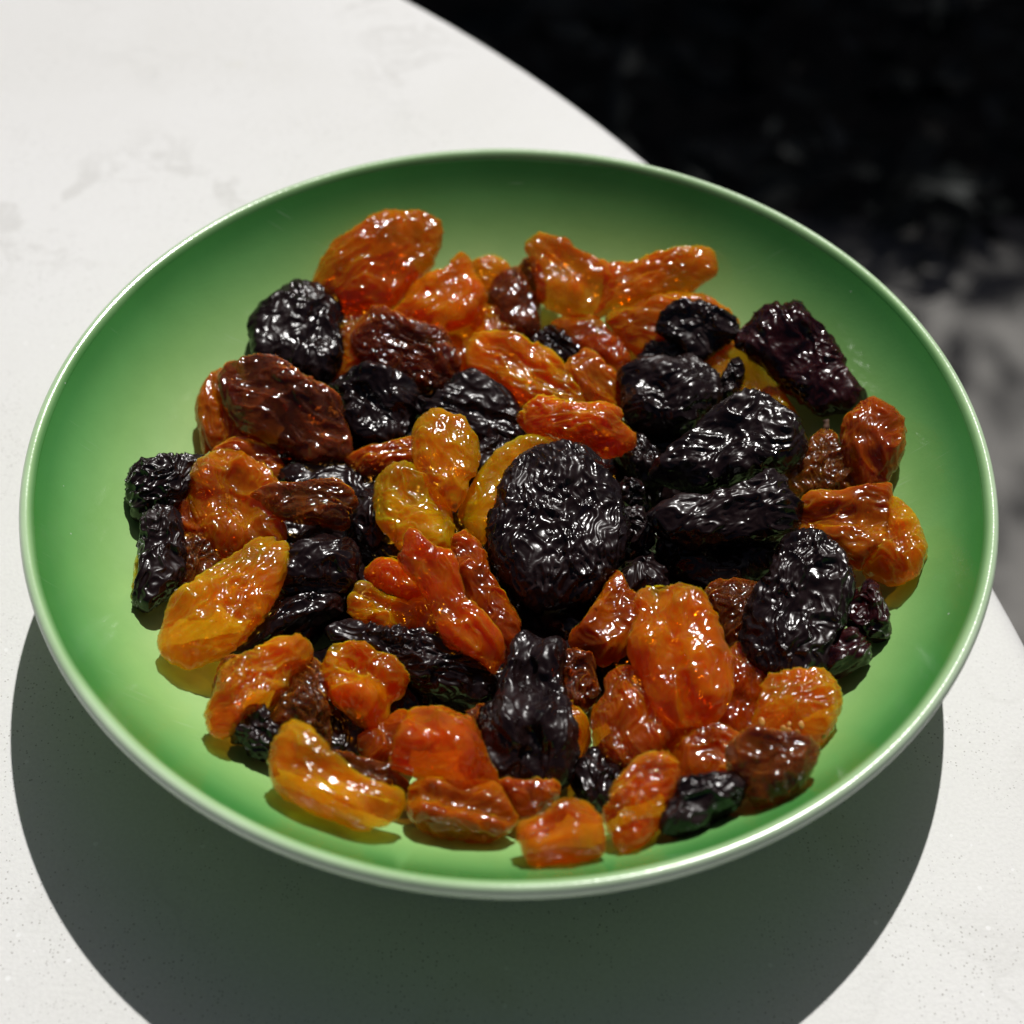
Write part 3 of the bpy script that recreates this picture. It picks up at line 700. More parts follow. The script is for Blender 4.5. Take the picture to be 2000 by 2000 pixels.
    ('o', 'fine', 'pointed orange raisin lying across dark raisins below the largest yellow oval', (-40.2, -45.7, 25.7), (0.8961, 0.0966, 0.0445, 0.4310), 7,
     [(-11.2, -1.7), (-10.0, -3.7), (-7.5, -3.4), (-5.4, -3.1), (-3.0, -4.4), (-0.1, -4.4), (3.0, -4.3), (5.5, -3.4), (8.3, -3.6), (10.7, -2.7), (11.6, -1.1), (11.3, 0.9), (9.0, 2.4), (6.4, 3.7), (3.2, 4.3), (0.5, 4.9), (-1.8, 5.6), (-4.2, 4.6), (-6.2, 2.9), (-8.3, 2.6), (-9.8, 1.3)]),
    ('b', 'dense', 'round dark brown raisin with shiny dimples beside the yellow crescent', (-33.1, -47.4, 20.1), (0.7425, -0.0263, 0.0597, -0.6666), 8,
     [(3.0, -5.2), (5.5, -3.6), (6.7, -1.0), (7.3, 1.7), (8.0, 4.1), (5.0, 4.8), (0.7, 4.2), (-4.3, 3.9), (-7.4, 3.4), (-9.4, 1.8), (-8.4, -0.4), (-6.2, -2.4), (-3.1, -4.5), (0.6, -5.8)]),
    ('k', 'fine', 'greenish black raisin in the shade under the pointed orange one', (-39.4, -53.5, 22.7), (0.9157, -0.0404, 0.0792, -0.3918), 6,
     [(0.1, -3.1), (3.1, -2.0), (5.0, 0.5), (2.5, 2.7), (-0.3, 3.1), (-3.2, 3.3), (-4.0, -0.0), (-2.3, -3.9)]),
    ('b', 'soft', 'dark raisin whose edge shows behind the pointed orange one', (-45.5, -43.6, 20.9), (0.7533, 0.0758, 0.0597, 0.6506), 6,
     [(-5.7, 0.8), (-5.4, -0.5), (-2.1, -2.9), (3.0, -2.6), (5.9, -0.0), (4.2, 2.3), (0.1, 2.7), (-3.6, 2.1)]),
    ('y', 'long', 'yellow crescent-shaped raisin curving along the plate floor', (-26.4, -65.2, 28.8), (0.9641, -0.0012, 0.0660, -0.2572), 8,
     [(-8.2, -3.4), (-6.3, -4.8), (-3.7, -5.3), (-1.3, -5.3), (1.9, -4.7), (5.5, -4.1), (8.2, -3.7), (10.4, -1.7), (11.7, 0.8), (11.6, 3.1), (10.3, 5.2), (8.7, 4.8), (6.7, 3.7), (4.6, 3.2), (1.9, 3.0), (-0.6, 2.7), (-3.4, 4.1), (-5.8, 5.2), (-7.8, 5.9), (-10.1, 5.5), (-11.3, 4.1), (-10.7, 2.0), (-10.5, 0.1), (-9.6, -2.0)]),
    ('b', 'long', 'thin dark brown raisin inside the curve of the yellow crescent', (-20.8, -59.7, 21.0), (0.9849, -0.0193, 0.0417, -0.1668), 5,
     [(-4.9, -1.8), (-1.4, -2.5), (1.9, -2.3), (4.5, -1.9), (7.2, -0.1), (5.9, 1.6), (2.9, 2.6), (0.4, 2.5), (-2.1, 1.4), (-4.9, 2.0), (-8.0, 0.5)]),
    ('a', 'soft', 'olive-brown raisin behind the smooth domed orange raisin', (-18.7, -51.9, 18.1), (0.8742, 0.0334, 0.0182, 0.4840), 7,
     [(-4.9, 1.3), (-4.5, -1.3), (-2.6, -4.5), (1.5, -3.6), (5.6, -1.4), (5.8, 1.5), (3.8, 2.7), (1.0, 3.4), (-1.3, 4.0), (-3.3, 4.2)]),
    ('r', 'soft', 'smooth domed orange raisin with a bright curved highlight', (-9.5, -56.5, 23.9), (0.9188, 0.0226, 0.0293, -0.3930), 10,
     [(-0.6, -7.1), (2.4, -5.3), (4.8, -3.9), (6.8, -3.7), (9.1, -2.6), (9.1, -1.5), (9.3, -0.0), (10.1, 2.1), (8.8, 3.6), (6.7, 3.9), (4.2, 5.3), (1.7, 6.1), (-1.3, 7.0), (-4.3, 6.8), (-6.7, 5.7), (-8.0, 3.6), (-8.6, 1.4), (-8.3, -1.4), (-6.9, -3.9), (-5.2, -6.3), (-3.1, -8.3)]),
    ('a', 'fold', 'ragged amber-brown raisin underneath the smooth domed orange one', (-6.2, -66.3, 23.8), (0.9983, 0.0178, 0.0155, -0.0537), 8,
     [(-6.9, -3.0), (-4.7, -3.8), (-3.0, -4.9), (1.7, -4.2), (4.8, -4.1), (7.4, -3.1), (9.0, -0.9), (8.5, 0.4), (7.3, 2.2), (5.4, 4.5), (3.3, 4.7), (0.5, 4.3), (-3.2, 4.3), (-6.5, 3.8), (-8.6, 2.4), (-8.6, -0.4)]),
    ('a', 'soft', 'brown-amber raisin with a curled rim between ragged amber and blocky orange', (4.0, -63.5, 21.3), (0.9991, -0.0205, -0.0090, -0.0358), 6,
     [(-4.0, -0.2), (-2.5, -2.1), (-1.1, -4.0), (1.5, -3.2), (3.2, -1.9), (4.1, -0.3), (4.6, 1.8), (3.3, 3.2), (-0.3, 2.5), (-2.9, 2.6), (-5.7, 1.5)]),
    ('k', 'fold', 'large folded black-brown raisin with a dark hollow, beside smooth domed orange', (4.3, -49.5, 21.4), (0.7209, 0.0526, -0.0580, 0.6886), 11,
     [(3.0, 5.6), (2.9, 7.1), (-0.0, 8.4), (-3.8, 7.8), (-6.9, 7.3), (-9.8, 5.3), (-12.2, 4.0), (-12.6, 1.3), (-12.5, -2.5), (-11.9, -5.6), (-9.0, -7.2), (-5.9, -8.0), (-2.8, -7.5), (0.9, -6.8), (4.7, -5.7), (7.2, -4.7), (10.5, -4.5), (13.5, -5.0), (15.1, -4.0), (15.0, -1.6), (16.1, 1.0), (15.5, 3.1), (12.6, 4.4), (9.2, 5.1), (5.9, 5.8)]),
    ('b', 'dense', 'rough brown raisin attached beside the large folded black-brown one', (11.7, -38.2, 17.1), (0.7584, 0.0605, 0.0393, -0.6477), 7,
     [(-1.2, -4.3), (2.0, -3.6), (5.2, -2.2), (5.9, 0.3), (5.0, 2.4), (2.7, 3.9), (0.8, 3.7), (-2.5, 4.0), (-4.5, 3.4), (-5.6, 0.4), (-4.8, -3.2)]),
    ('r', 'long', 'red-orange raisin seen as an edge beside the large folded black-brown one', (10.7, -50.9, 18.0), (0.7268, 0.0107, -0.0321, 0.6861), 7,
     [(3.3, 2.4), (-2.8, 2.6), (-7.7, 1.3), (-6.7, -0.5), (-4.3, -1.8), (-1.8, -2.7), (0.9, -3.3), (3.6, -2.8), (6.3, -1.3), (7.0, 2.1)]),
    ('b', 'soft', 'dark brown raisin in the gap between smooth domed orange and folded black-brown', (-2.9, -48.7, 16.2), (0.8121, 0.0302, 0.0269, -0.5821), 6,
     [(0.6, -2.0), (4.5, -1.5), (7.3, -0.1), (3.2, 1.5), (-1.2, 2.6), (-5.1, 1.5), (-5.4, -0.8), (-4.6, -2.2)]),
    ('d', 'dense', 'dull orange pear-shaped raisin with grainy highlights', (20.4, -48.5, 21.2), (0.7705, 0.0638, 0.0112, -0.6342), 8,
     [(2.0, -6.5), (4.8, -5.8), (6.9, -4.3), (8.2, -2.1), (8.3, -0.3), (7.8, 2.0), (6.7, 3.6), (4.8, 6.0), (2.7, 7.3), (0.6, 5.6), (-2.6, 4.7), (-5.4, 4.6), (-8.4, 3.6), (-10.2, 1.7), (-10.2, -0.6), (-8.4, -2.4), (-6.0, -2.9), (-4.5, -4.6), (-2.9, -5.8)]),
    ('r', 'fold', 'big glossy red-orange raisin with a long side fold', (28.7, -39.4, 27.2), (0.7636, 0.1038, 0.0364, -0.6362), 8.5,
     [(-0.4, -8.1), (2.2, -7.2), (5.1, -7.0), (8.4, -6.4), (11.0, -4.8), (12.3, -2.6), (12.6, 0.3), (11.8, 3.7), (9.2, 6.3), (5.9, 7.3), (2.2, 8.0), (-0.8, 7.6), (-3.9, 7.5), (-7.3, 6.9), (-10.4, 5.6), (-12.4, 3.3), (-13.5, 0.1), (-13.3, -2.8), (-11.9, -5.3), (-8.6, -5.8), (-5.6, -7.2), (-2.5, -8.4)]),
    ('a', 'soft', 'dim amber raisin in shade between big round black and big glossy red-orange', (18.3, -27.6, 19.0), (0.8288, 0.0644, -0.0561, 0.5530), 7,
     [(-7.1, 5.1), (-6.5, 1.4), (-8.0, -0.5), (-7.8, -2.2), (-5.2, -3.9), (-2.4, -5.0), (0.6, -5.7), (3.9, -5.3), (6.1, -3.9), (6.8, -1.4), (8.7, 0.9), (9.6, 2.8), (8.2, 3.5), (4.5, 3.9), (1.2, 4.2), (-1.8, 4.8), (-4.7, 5.8)]),
    ('k', 'dense', 'small black raisin pressed against side of the biggest round one', (23.4, -7.3, 20.0), (0.7720, 0.0810, 0.0490, -0.6285), 6,
     [(1.7, -3.1), (3.5, -1.1), (3.4, 2.0), (0.8, 2.9), (-1.7, 2.9), (-3.6, 1.2), (-3.8, -0.7), (-2.4, -2.5)]),
    ('k', 'soft', 'small shiny black raisin behind top of the big glossy red-orange one', (24.5, -17.2, 17.0), (0.9407, 0.0885, 0.0160, -0.3270), 7,
     [(-0.2, -4.3), (2.2, -3.6), (4.6, -0.8), (4.8, 1.9), (1.9, 3.8), (-2.2, 3.9), (-4.4, 1.3), (-5.0, -1.8)]),
    ('k', 'soft', 'large smooth black raisin with a rounded far end and deep creases', (41.7, 9.6, 24.3), (0.9687, 0.1414, -0.0661, 0.1928), 9,
     [(-10.8, 4.0), (-15.6, 2.3), (-17.3, 0.1), (-15.1, -2.6), (-12.0, -4.7), (-6.9, -6.6), (-1.8, -7.3), (2.7, -7.8), (6.5, -8.4), (9.7, -8.0), (11.9, -6.0), (13.1, -2.4), (12.7, 1.5), (11.3, 5.2), (9.0, 8.3), (6.2, 9.5), (3.2, 9.9), (-0.5, 8.5), (-3.8, 7.3), (-5.7, 5.5)]),
    ('k', 'soft', 'large black raisin with a smooth grey sheen patch', (39.6, -7.8, 25.1), (0.9839, 0.1461, -0.0458, 0.0921), 9,
     [(-14.5, 0.1), (-12.6, -2.2), (-9.9, -4.0), (-7.8, -5.1), (-2.0, -4.9), (2.6, -5.8), (7.0, -6.1), (10.6, -5.2), (12.4, -2.6), (13.0, 0.2), (11.9, 2.4), (10.8, 5.3), (9.0, 6.8), (6.8, 6.7), (5.4, 5.7), (2.7, 4.9), (-1.7, 4.2), (-4.9, 3.8), (-7.7, 6.0), (-10.1, 4.8), (-12.6, 4.4), (-14.5, 2.8)]),
    ('k', 'soft', 'shadowed black raisin under the one with the grey sheen', (38.9, -11.1, 16.1), (0.9956, 0.0874, -0.0328, 0.0103), 8,
     [(-11.6, 0.4), (-8.2, -4.5), (-1.5, -6.7), (7.0, -4.3), (11.6, -0.4), (12.1, 5.1), (3.0, 5.0), (-4.7, 3.9), (-11.6, 5.9)]),
    ('k', 'soft', 'glossy black-brown raisin with looping ridges below the small angular black one', (31.0, 26.3, 20.2), (0.9867, 0.1340, -0.0362, 0.0851), 9,
     [(-9.2, 2.6), (-9.7, -1.8), (-9.0, -5.2), (-6.1, -7.2), (-2.8, -8.6), (3.5, -8.2), (7.4, -5.6), (10.7, -2.5), (10.2, 1.0), (9.1, 3.9), (7.7, 6.8), (5.4, 8.4), (1.2, 7.6), (-2.4, 8.2), (-4.7, 8.3), (-6.9, 7.5), (-9.1, 6.4)]),
    ('k', 'soft', 'black raisin sandwiched under the small angular black one', (31.2, 38.2, 18.3), (0.9892, 0.1392, -0.0366, -0.0262), 6,
     [(-3.1, -3.2), (0.9, -3.1), (5.9, -2.2), (5.9, 0.9), (1.8, 3.5), (-1.6, 3.8), (-4.6, 2.2), (-6.2, -1.7)]),
    ('k', 'soft', 'small angular black raisin sitting on an orange raisin', (36.5, 40.6, 24.8), (0.9755, 0.2030, -0.0404, -0.0750), 6,
     [(-7.9, -2.1), (-5.5, -3.0), (-2.7, -4.1), (-0.4, -6.4), (2.6, -6.9), (3.8, -5.5), (5.4, -2.9), (7.6, -1.2), (8.3, 1.1), (7.5, 2.8), (5.3, 4.0), (2.5, 5.2), (-0.5, 5.6), (-3.9, 5.6), (-6.3, 3.9), (-7.7, 1.2), (-8.7, -1.1)]),
    ('d', 'soft', 'flat orange raisin underneath the small angular black one', (33.5, 46.2, 19.8), (0.9828, 0.1706, -0.0489, -0.0509), 7,
     [(-13.0, -2.0), (-10.4, -4.5), (-7.2, -7.0), (-1.5, -5.6), (4.3, -6.8), (10.6, -5.3), (12.8, -3.3), (13.0, -0.3), (11.8, 2.7), (9.3, 5.3), (5.2, 7.0), (0.3, 7.5), (-4.4, 6.5), (-8.4, 4.8), (-12.4, 3.0), (-15.0, 1.0)]),
    ('o', 'long', 'orange raisin showing as a strip between large smooth black and cherry-tinted black', (47.7, 28.6, 19.2), (0.8757, 0.1579, -0.0057, -0.4563), 6,
     [(-5.1, -5.8), (1.3, -5.0), (7.8, -2.8), (13.4, -1.6), (15.2, 1.1), (11.7, 3.1), (7.7, 3.9), (3.2, 4.3), (-1.4, 4.6), (-6.7, 4.7), (-11.0, 4.0), (-13.4, 0.8), (-12.7, -1.9)]),
    ('k', 'dense', 'tiny black nub of a raisin against the orange strip', (43.0, 28.4, 21.9), (0.8387, 0.0791, -0.1207, 0.5251), 5,
     [(-4.2, 1.3), (-4.6, -0.6), (-2.0, -2.0), (1.2, -2.1), (3.8, -1.4), (4.9, 0.9), (2.9, 1.8), (-1.7, 2.0)]),
    ('c', 'soft', 'large smooth black raisin with a cherry-red tint lying against the plate wall', (56.8, 31.8, 25.2), (0.8745, 0.2536, -0.0064, -0.4135), 8,
     [(-8.4, -6.7), (-4.6, -6.3), (-2.7, -6.4), (0.7, -6.9), (4.0, -6.5), (8.2, -6.1), (11.0, -5.7), (12.9, -2.8), (15.4, -0.8), (15.1, 2.7), (13.6, 4.0), (10.8, 4.1), (7.0, 4.7), (3.2, 6.6), (0.3, 7.6), (-3.7, 7.5), (-7.1, 7.6), (-9.7, 7.0), (-10.8, 4.9), (-13.3, 2.8), (-13.5, -0.1), (-13.4, -3.9), (-11.9, -6.8)]),
    ('a', 'soft', 'round red-brown raisin with swirling folds at the edge of the heap', (67.2, 9.6, 25.8), (0.7358, 0.0308, -0.2188, 0.6401), 7,
     [(-3.5, 5.6), (-6.8, 3.7), (-8.7, 1.8), (-9.4, -0.9), (-8.4, -2.9), (-5.4, -4.0), (-2.2, -5.4), (1.8, -6.1), (4.8, -5.6), (7.2, -3.7), (8.9, -1.3), (9.1, 1.1), (7.9, 2.9), (4.9, 5.0), (1.9, 6.2)]),
    ('b', 'dense', 'crinkled blackish brown raisin with a short stem next to the swirling red-brown one', (58.5, 6.9, 20.6), (0.8041, 0.0261, -0.1491, 0.5748), 7,
     [(-6.0, 4.7), (-7.1, 1.9), (-6.6, -0.2), (-5.4, -2.4), (-4.5, -5.0), (-2.2, -7.2), (0.6, -6.9), (3.7, -4.6), (5.0, -2.5), (8.3, -0.8), (8.9, 1.9), (6.2, 3.8), (3.2, 4.1), (-0.5, 6.0), (-3.2, 6.9)]),
    ('a', 'fold', 'big crumpled orange-brown raisin at the edge of the heap', (61.4, -9.5, 25.3), (0.9773, 0.1438, -0.1055, -0.1147), 8,
     [(-9.6, -3.6), (-6.9, -4.2), (-4.1, -5.2), (-1.0, -6.7), (0.6, -8.4), (2.7, -8.4), (4.6, -5.3), (6.7, -6.3), (8.0, -5.5), (10.2, -2.4), (8.7, 0.6), (6.9, 3.6), (6.0, 6.4), (5.5, 8.7), (3.5, 8.4), (0.7, 7.5), (-2.7, 6.1), (-6.5, 5.6), (-9.4, 3.6), (-10.5, 0.9), (-11.1, -1.5)]),
    ('o', 'soft', 'orange raisin sticking out from under the big crumpled orange-brown one', (68.4, -15.2, 26.1), (0.7863, 0.0027, -0.1954, 0.5861), 7,
     [(4.7, 2.2), (1.1, 2.5), (-2.5, 4.8), (-5.5, 5.7), (-6.3, 2.7), (-7.0, -0.8), (-5.3, -3.9), (-2.4, -4.6), (1.7, -4.2), (5.9, -2.5), (8.0, -0.7), (9.3, 1.2), (8.7, 3.5)]),
    ('k', 'dense', 'pear-shaped purplish black raisin with fine wavy wrinkles', (49.3, -28.5, 25.7), (0.7909, 0.0289, -0.1323, 0.5967), 9,
     [(-11.4, 6.2), (-13.0, 2.8), (-12.9, -0.5), (-12.2, -3.9), (-10.1, -6.5), (-7.3, -6.9), (-4.3, -6.9), (-1.5, -8.3), (1.6, -8.3), (5.4, -8.7), (8.9, -7.3), (12.6, -4.7), (14.6, -1.7), (14.9, 0.9), (14.1, 3.6), (12.2, 5.3), (8.6, 5.4), (4.1, 6.8), (-0.1, 8.8), (-3.9, 8.9), (-7.6, 8.7)]),
    ('c', 'soft', 'small dark red raisin on the green floor beside the pear-shaped black one', (61.4, -27.6, 23.9), (0.7283, 0.1610, -0.0358, -0.6651), 6,
     [(1.0, -4.0), (3.3, -2.2), (5.0, -0.1), (4.8, 2.2), (2.3, 3.3), (0.1, 3.2), (-3.9, 2.7), (-5.4, 1.6), (-4.4, -1.2), (-2.1, -3.7)]),
    ('c', 'long', 'dark wedge-shaped raisin sticking out from under the pear-shaped black one', (56.5, -36.3, 23.7), (0.9346, 0.0330, -0.1431, 0.3239), 6,
     [(-5.3, 0.8), (-5.0, -1.2), (-3.0, -2.2), (-0.1, -2.7), (2.3, -3.3), (3.9, -2.3), (4.6, 0.4), (4.2, 2.8), (0.8, 2.8), (-3.1, 2.4)]),
    ('b', 'dense', 'dark brown raisin between big glossy red-orange and pear-shaped black', (40.3, -24.0, 17.9), (0.8020, 0.0301, -0.0806, 0.5912), 8,
     [(-1.6, 4.9), (-5.3, 2.5), (-7.9, -0.2), (-7.2, -2.7), (-2.7, -4.6), (2.2, -5.2), (6.7, -4.2), (7.0, -1.7), (5.5, 1.5), (4.1, 5.1), (1.5, 7.1)]),
    ('d', 'soft', 'olive-yellow raisin tucked under the big glossy red-orange one', (39.1, -42.4, 19.0), (0.8367, 0.0060, -0.0891, 0.5403), 6,
     [(1.9, 4.6), (-2.1, 3.8), (-7.1, 3.8), (-10.2, 2.7), (-9.2, -0.8), (-6.9, -3.7), (-3.6, -5.1), (0.6, -4.8), (4.3, -5.1), (6.6, -4.6), (7.6, -2.4), (9.0, 0.7), (9.7, 3.6), (6.0, 5.5)]),
    ('o', 'fine', 'orange raisin with a torn seedy edge near the plate wall', (47.0, -48.1, 25.3), (0.8927, 0.0031, -0.1188, 0.4346), 7,
     [(-3.0, 5.8), (-7.4, 4.3), (-7.7, 1.3), (-6.1, -2.8), (-4.5, -5.8), (-2.7, -6.3), (-0.3, -6.5), (2.8, -5.9), (5.7, -4.6), (7.9, -2.1), (8.4, 0.3), (7.1, 1.9), (5.1, 4.4), (2.1, 7.0)]),
    ('d', 'soft', 'deep red-orange raisin behind the black stub-shaped one', (32.6, -54.5, 21.2), (0.9869, 0.0069, -0.0688, -0.1456), 7,
     [(-5.8, -3.2), (-3.9, -6.1), (0.7, -5.6), (6.7, -3.8), (7.2, -0.3), (5.6, 4.4), (2.8, 4.8), (-0.5, 6.1), (-4.2, 6.6), (-6.0, 3.7), (-6.8, -0.3)]),
    ('b', 'soft', 'brown-red raisin with a pale ridge near the plate wall', (40.5, -61.7, 31.1), (0.9916, 0.0116, -0.1021, 0.0790), 8,
     [(-6.6, 0.5), (-5.5, -2.0), (-4.4, -4.7), (-2.5, -5.8), (1.5, -5.5), (4.4, -4.1), (6.1, -2.0), (7.7, 0.8), (6.0, 3.1), (2.2, 4.7), (-2.3, 6.1), (-5.5, 4.7)]),
    ('k', 'soft', 'black stub-shaped raisin with a rounded cap end by the plate wall', (30.0, -66.8, 28.5), (0.9582, -0.0134, -0.0739, 0.2761), 7,
     [(-6.5, -1.7), (-4.6, -2.8), (-1.9, -3.3), (0.8, -2.9), (3.8, -3.4), (6.0, -2.9), (7.4, -1.1), (7.1, 1.0), (5.4, 2.0), (3.9, 1.7), (1.2, 3.6), (-1.8, 4.7), (-4.3, 2.7), (-7.5, -0.1)]),
    ('o', 'dense', 'rough orange raisin with a hollow, between blocky orange and black stub', (21.1, -66.6, 28.4), (0.8645, -0.0143, -0.0501, 0.4999), 7,
     [(-5.9, 3.2), (-7.3, 1.3), (-8.8, -0.3), (-8.5, -1.9), (-6.4, -3.0), (-4.1, -4.0), (-1.8, -4.2), (1.2, -4.6), (4.0, -4.0), (6.6, -3.0), (8.6, -1.4), (8.9, 0.5), (7.7, 2.1), (5.1, 4.0), (2.6, 4.4), (-0.6, 5.0), (-2.7, 3.8), (-4.7, 4.4)]),
    ('o', 'soft', 'blocky orange raisin lying closest to the pale plate rim', (9.0, -73.2, 29.5), (0.9912, 0.0154, -0.0246, 0.1290), 8,
     [(-6.6, -1.1), (-6.4, -3.0), (-4.0, -3.8), (-0.4, -4.1), (2.8, -4.4), (5.4, -4.2), (6.0, -1.7), (6.4, 0.9), (5.5, 3.4), (3.4, 4.9), (0.3, 5.0), (-1.3, 3.8), (-3.2, 3.4), (-5.5, 3.2), (-6.9, 1.1)]),
    ('k', 'soft', 'black raisin in the shade between pear-shaped orange and rough orange', (15.7, -57.9, 18.7), (0.7581, -0.0220, -0.0215, 0.6514), 6,
     [(-4.0, 2.2), (-5.8, -0.1), (-4.2, -2.6), (-1.1, -3.8), (2.7, -5.0), (3.6, -2.7), (5.5, 1.6), (3.3, 3.8), (-1.1, 4.5)]),
    ('a', 'long', 'narrow amber raisin bridging from big flat brown to yellow teardrop', (-24.1, 10.1, 18.0), (0.9794, 0.1005, -0.0042, 0.1749), 5,
     [(-7.0, 0.0), (-5.1, -2.5), (-2.9, -2.8), (1.7, -2.8), (6.1, -2.3), (7.3, 0.4), (6.4, 3.0), (1.1, 2.0), (-3.6, 2.7), (-7.3, 2.4)]),
    ('k', 'soft', 'shadowed black raisin behind the pointed dark brown one', (-33.7, 5.8, 15.0), (0.9948, 0.0965, 0.0219, -0.0230), 7,
     [(-8.0, -3.7), (-2.7, -3.2), (4.1, -4.7), (9.0, -3.5), (9.8, 0.9), (5.9, 4.2), (-2.2, 4.9), (-8.9, 2.4), (-10.9, -1.1)]),
    ('k', 'soft', 'small black raisin between yellow teardrop and curved yellow raisin', (-3.8, 10.9, 18.0), (0.8680, 0.0886, -0.0469, 0.4863), 6,
     [(-3.6, 2.0), (-5.0, -1.2), (-1.7, -2.8), (2.7, -3.0), (4.7, -0.6), (3.5, 2.5), (-0.5, 3.3)]),
    ('k', 'dense', 'black raisin between biggest round one and large smooth one', (25.0, 11.5, 17.0), (0.8912, 0.0954, 0.0324, -0.4424), 8,
     [(-4.6, -3.3), (-1.1, -3.6), (3.6, -3.3), (6.5, -0.7), (3.3, 3.5), (-0.7, 3.8), (-4.7, 3.3), (-5.5, -0.9)]),
    ('k', 'dense', 'tiny black raisin fragment touching the biggest round one', (22.7, 1.7, 19.0), (0.8801, 0.0916, 0.0342, -0.4646), 5,
     [(-1.5, -2.4), (1.5, -2.3), (3.5, 0.1), (1.3, 2.4), (-2.4, 2.0), (-3.2, -0.4)]),
    ('k', 'soft', 'black raisin buried in the dark gap beside golden yellow raisin', (-24.4, -8.9, 14.0), (0.9678, 0.0854, 0.0351, -0.2341), 7,
     [(-2.8, -3.2), (1.1, -3.7), (5.3, -1.3), (6.5, 1.3), (2.7, 3.1), (-2.3, 3.1), (-7.2, 1.1)]),
    ('r', 'fine', 'bean-shaped orange-red raisin with a notched end', (12.9, 14.0, 24.0), (0.9837, 0.1505, 0.0081, -0.0976), 7,
     [(-10.8, -2.4), (-9.2, -3.8), (-5.7, -3.8), (-2.2, -3.7), (1.4, -4.3), (4.8, -5.3), (7.3, -5.1), (10.1, -3.1), (10.9, -0.8), (9.9, 1.1), (8.1, 2.1), (7.7, 4.1), (5.9, 5.5), (2.6, 5.7), (-0.6, 4.1), (-3.5, 3.9), (-6.1, 4.3), (-9.0, 3.9), (-10.8, 1.9), (-11.8, -0.8)]),
    ('k', 'soft', 'shadowed black raisin between folded red-orange and round dark brown raisins', (-26.9, -50.4, 17.3), (0.8571, -0.0122, 0.0506, -0.5126), 6,
     [(-2.2, -3.6), (2.2, -4.2), (4.8, -1.9), (4.5, 2.7), (0.1, 4.9), (-3.7, 2.3), (-6.5, -0.9)]),
]

# raisins lying on the plate under the heap, seen only through its gaps: place in mm, turn about the vertical, length, label
BURIED = [
    (-31.8, -35.5, 10.8, 36, 19, 'deep black raisin under pointed orange and folded red-orange raisins'),
    (-18.3, -35.5, 12.0, 103, 19, 'deep black raisin between folded red-orange and pale cut yellow raisins'),
    (-4.8, -35.5, 10.8, 170, 19, 'deep black raisin under the tip of the long smooth red-orange raisin'),
    (8.7, -35.5, 12.0, 57, 19, 'deep black raisin between rough brown raisin and dim amber one'),
    (22.2, -35.5, 10.8, 124, 19, 'deep black raisin between dim amber raisin and dull pear-shaped orange one'),
    (-38.5, -24.0, 12.0, 77, 20, 'deep black raisin under the far edge of the largest yellow oval'),
    (-25.0, -24.0, 10.8, 144, 20, 'deep black raisin beside the pale yellow raisin with the cut side'),
    (2.0, -24.0, 10.8, 98, 20, 'deep black raisin in the shadow below the biggest round black one'),
    (15.5, -24.0, 12.0, 165, 20, 'deep black raisin between the biggest round black one and dim amber raisin'),
    (-45.3, -12.5, 10.8, 51, 21, 'deep black raisin under the creased amber raisin'),
    (-31.8, -12.5, 12.0, 118, 21, 'deep black raisin below the pointed dark brown raisin'),
    (-18.3, -12.5, 10.8, 5, 21, 'deep black raisin under golden yellow raisin beside small oval red-orange one'),
    (-4.8, -12.5, 12.0, 72, 21, 'deep black raisin between curved yellow raisin and amber-brown one'),
    (22.2, -12.5, 12.0, 26, 21, 'deep black raisin between small black one and small shiny black one'),
    (-38.5, -1.0, 12.0, 159, 19, 'deep black raisin behind the pointed dark brown raisin and creased amber one'),
    (-11.5, -1.0, 12.0, 113, 19, 'deep black raisin under yellow teardrop and curved yellow raisins'),
    (-45.3, 10.5, 10.8, 133, 20, 'deep black raisin under the lower edge of the big flat brown raisin'),
    (-31.8, 10.5, 12.0, 20, 20, 'deep black raisin under the narrow bridging amber raisin'),
    (-4.8, 10.5, 12.0, 154, 20, 'deep black raisin beside the tip of curved yellow raisin under ridged black'),
    (22.2, 10.5, 12.0, 108, 20, 'deep black raisin under the bean-shaped orange-red raisin'),
    (35.7, 10.5, 10.8, 175, 20, 'deep black raisin in the shade between looping-ridged black and large smooth black ones'),
    (-38.5, 22.0, 10.8, 61, 21, 'deep black raisin between big flat brown and stubby black raisins'),
    (-25.0, 22.0, 12.0, 128, 21, 'deep black raisin under the stubby black raisin and shiny mottled brown one'),
    (29.0, 22.0, 12.0, 36, 21, 'deep black raisin under the black-brown raisin with looping ridges'),
    (-18.3, 33.5, 10.8, 169, 19, 'deep black raisin between shiny mottled brown raisin and curled-ridge black one'),
    (29.0, -24.0, 10.8, 40, 19, 'deep black raisin under the far end of the big glossy red-orange raisin'),
    (31.0, -37.0, 11.4, 100, 19, 'deep black raisin under the middle of the big glossy red-orange raisin'),
    (24.0, -48.0, 10.8, 20, 19, 'deep black raisin under the dull orange pear-shaped raisin'),
    (-11.5, -24.0, 12.0, 130, 19, 'deep black raisin under the middle of the long smooth red-orange raisin'),
    (-25.0, -1.0, 10.8, 60, 19, 'deep black raisin beneath golden yellow raisin beside the small ridged black one'),
    (-52.0, -1.0, 12.5, 10, 19, 'deep black raisin under the far half of the creased amber raisin'),
    (-18.3, 10.5, 10.8, 150, 19, 'deep black raisin under the narrow amber raisin beside yellow teardrop'),
    (-11.5, 22.0, 11.5, 75, 19, 'deep black raisin under the black raisin with the long curled ridge'),
    (-4.8, 33.5, 11.0, 35, 19, 'deep black raisin under the long ridged orange raisin'),
    (8.7, 33.5, 11.5, 95, 19, 'deep black raisin under the ridged orange end beside brownish amber raisin'),
    (15.5, 22.0, 11.0, 5, 19, 'deep black raisin under brownish amber and bean-shaped orange-red raisins'),
]

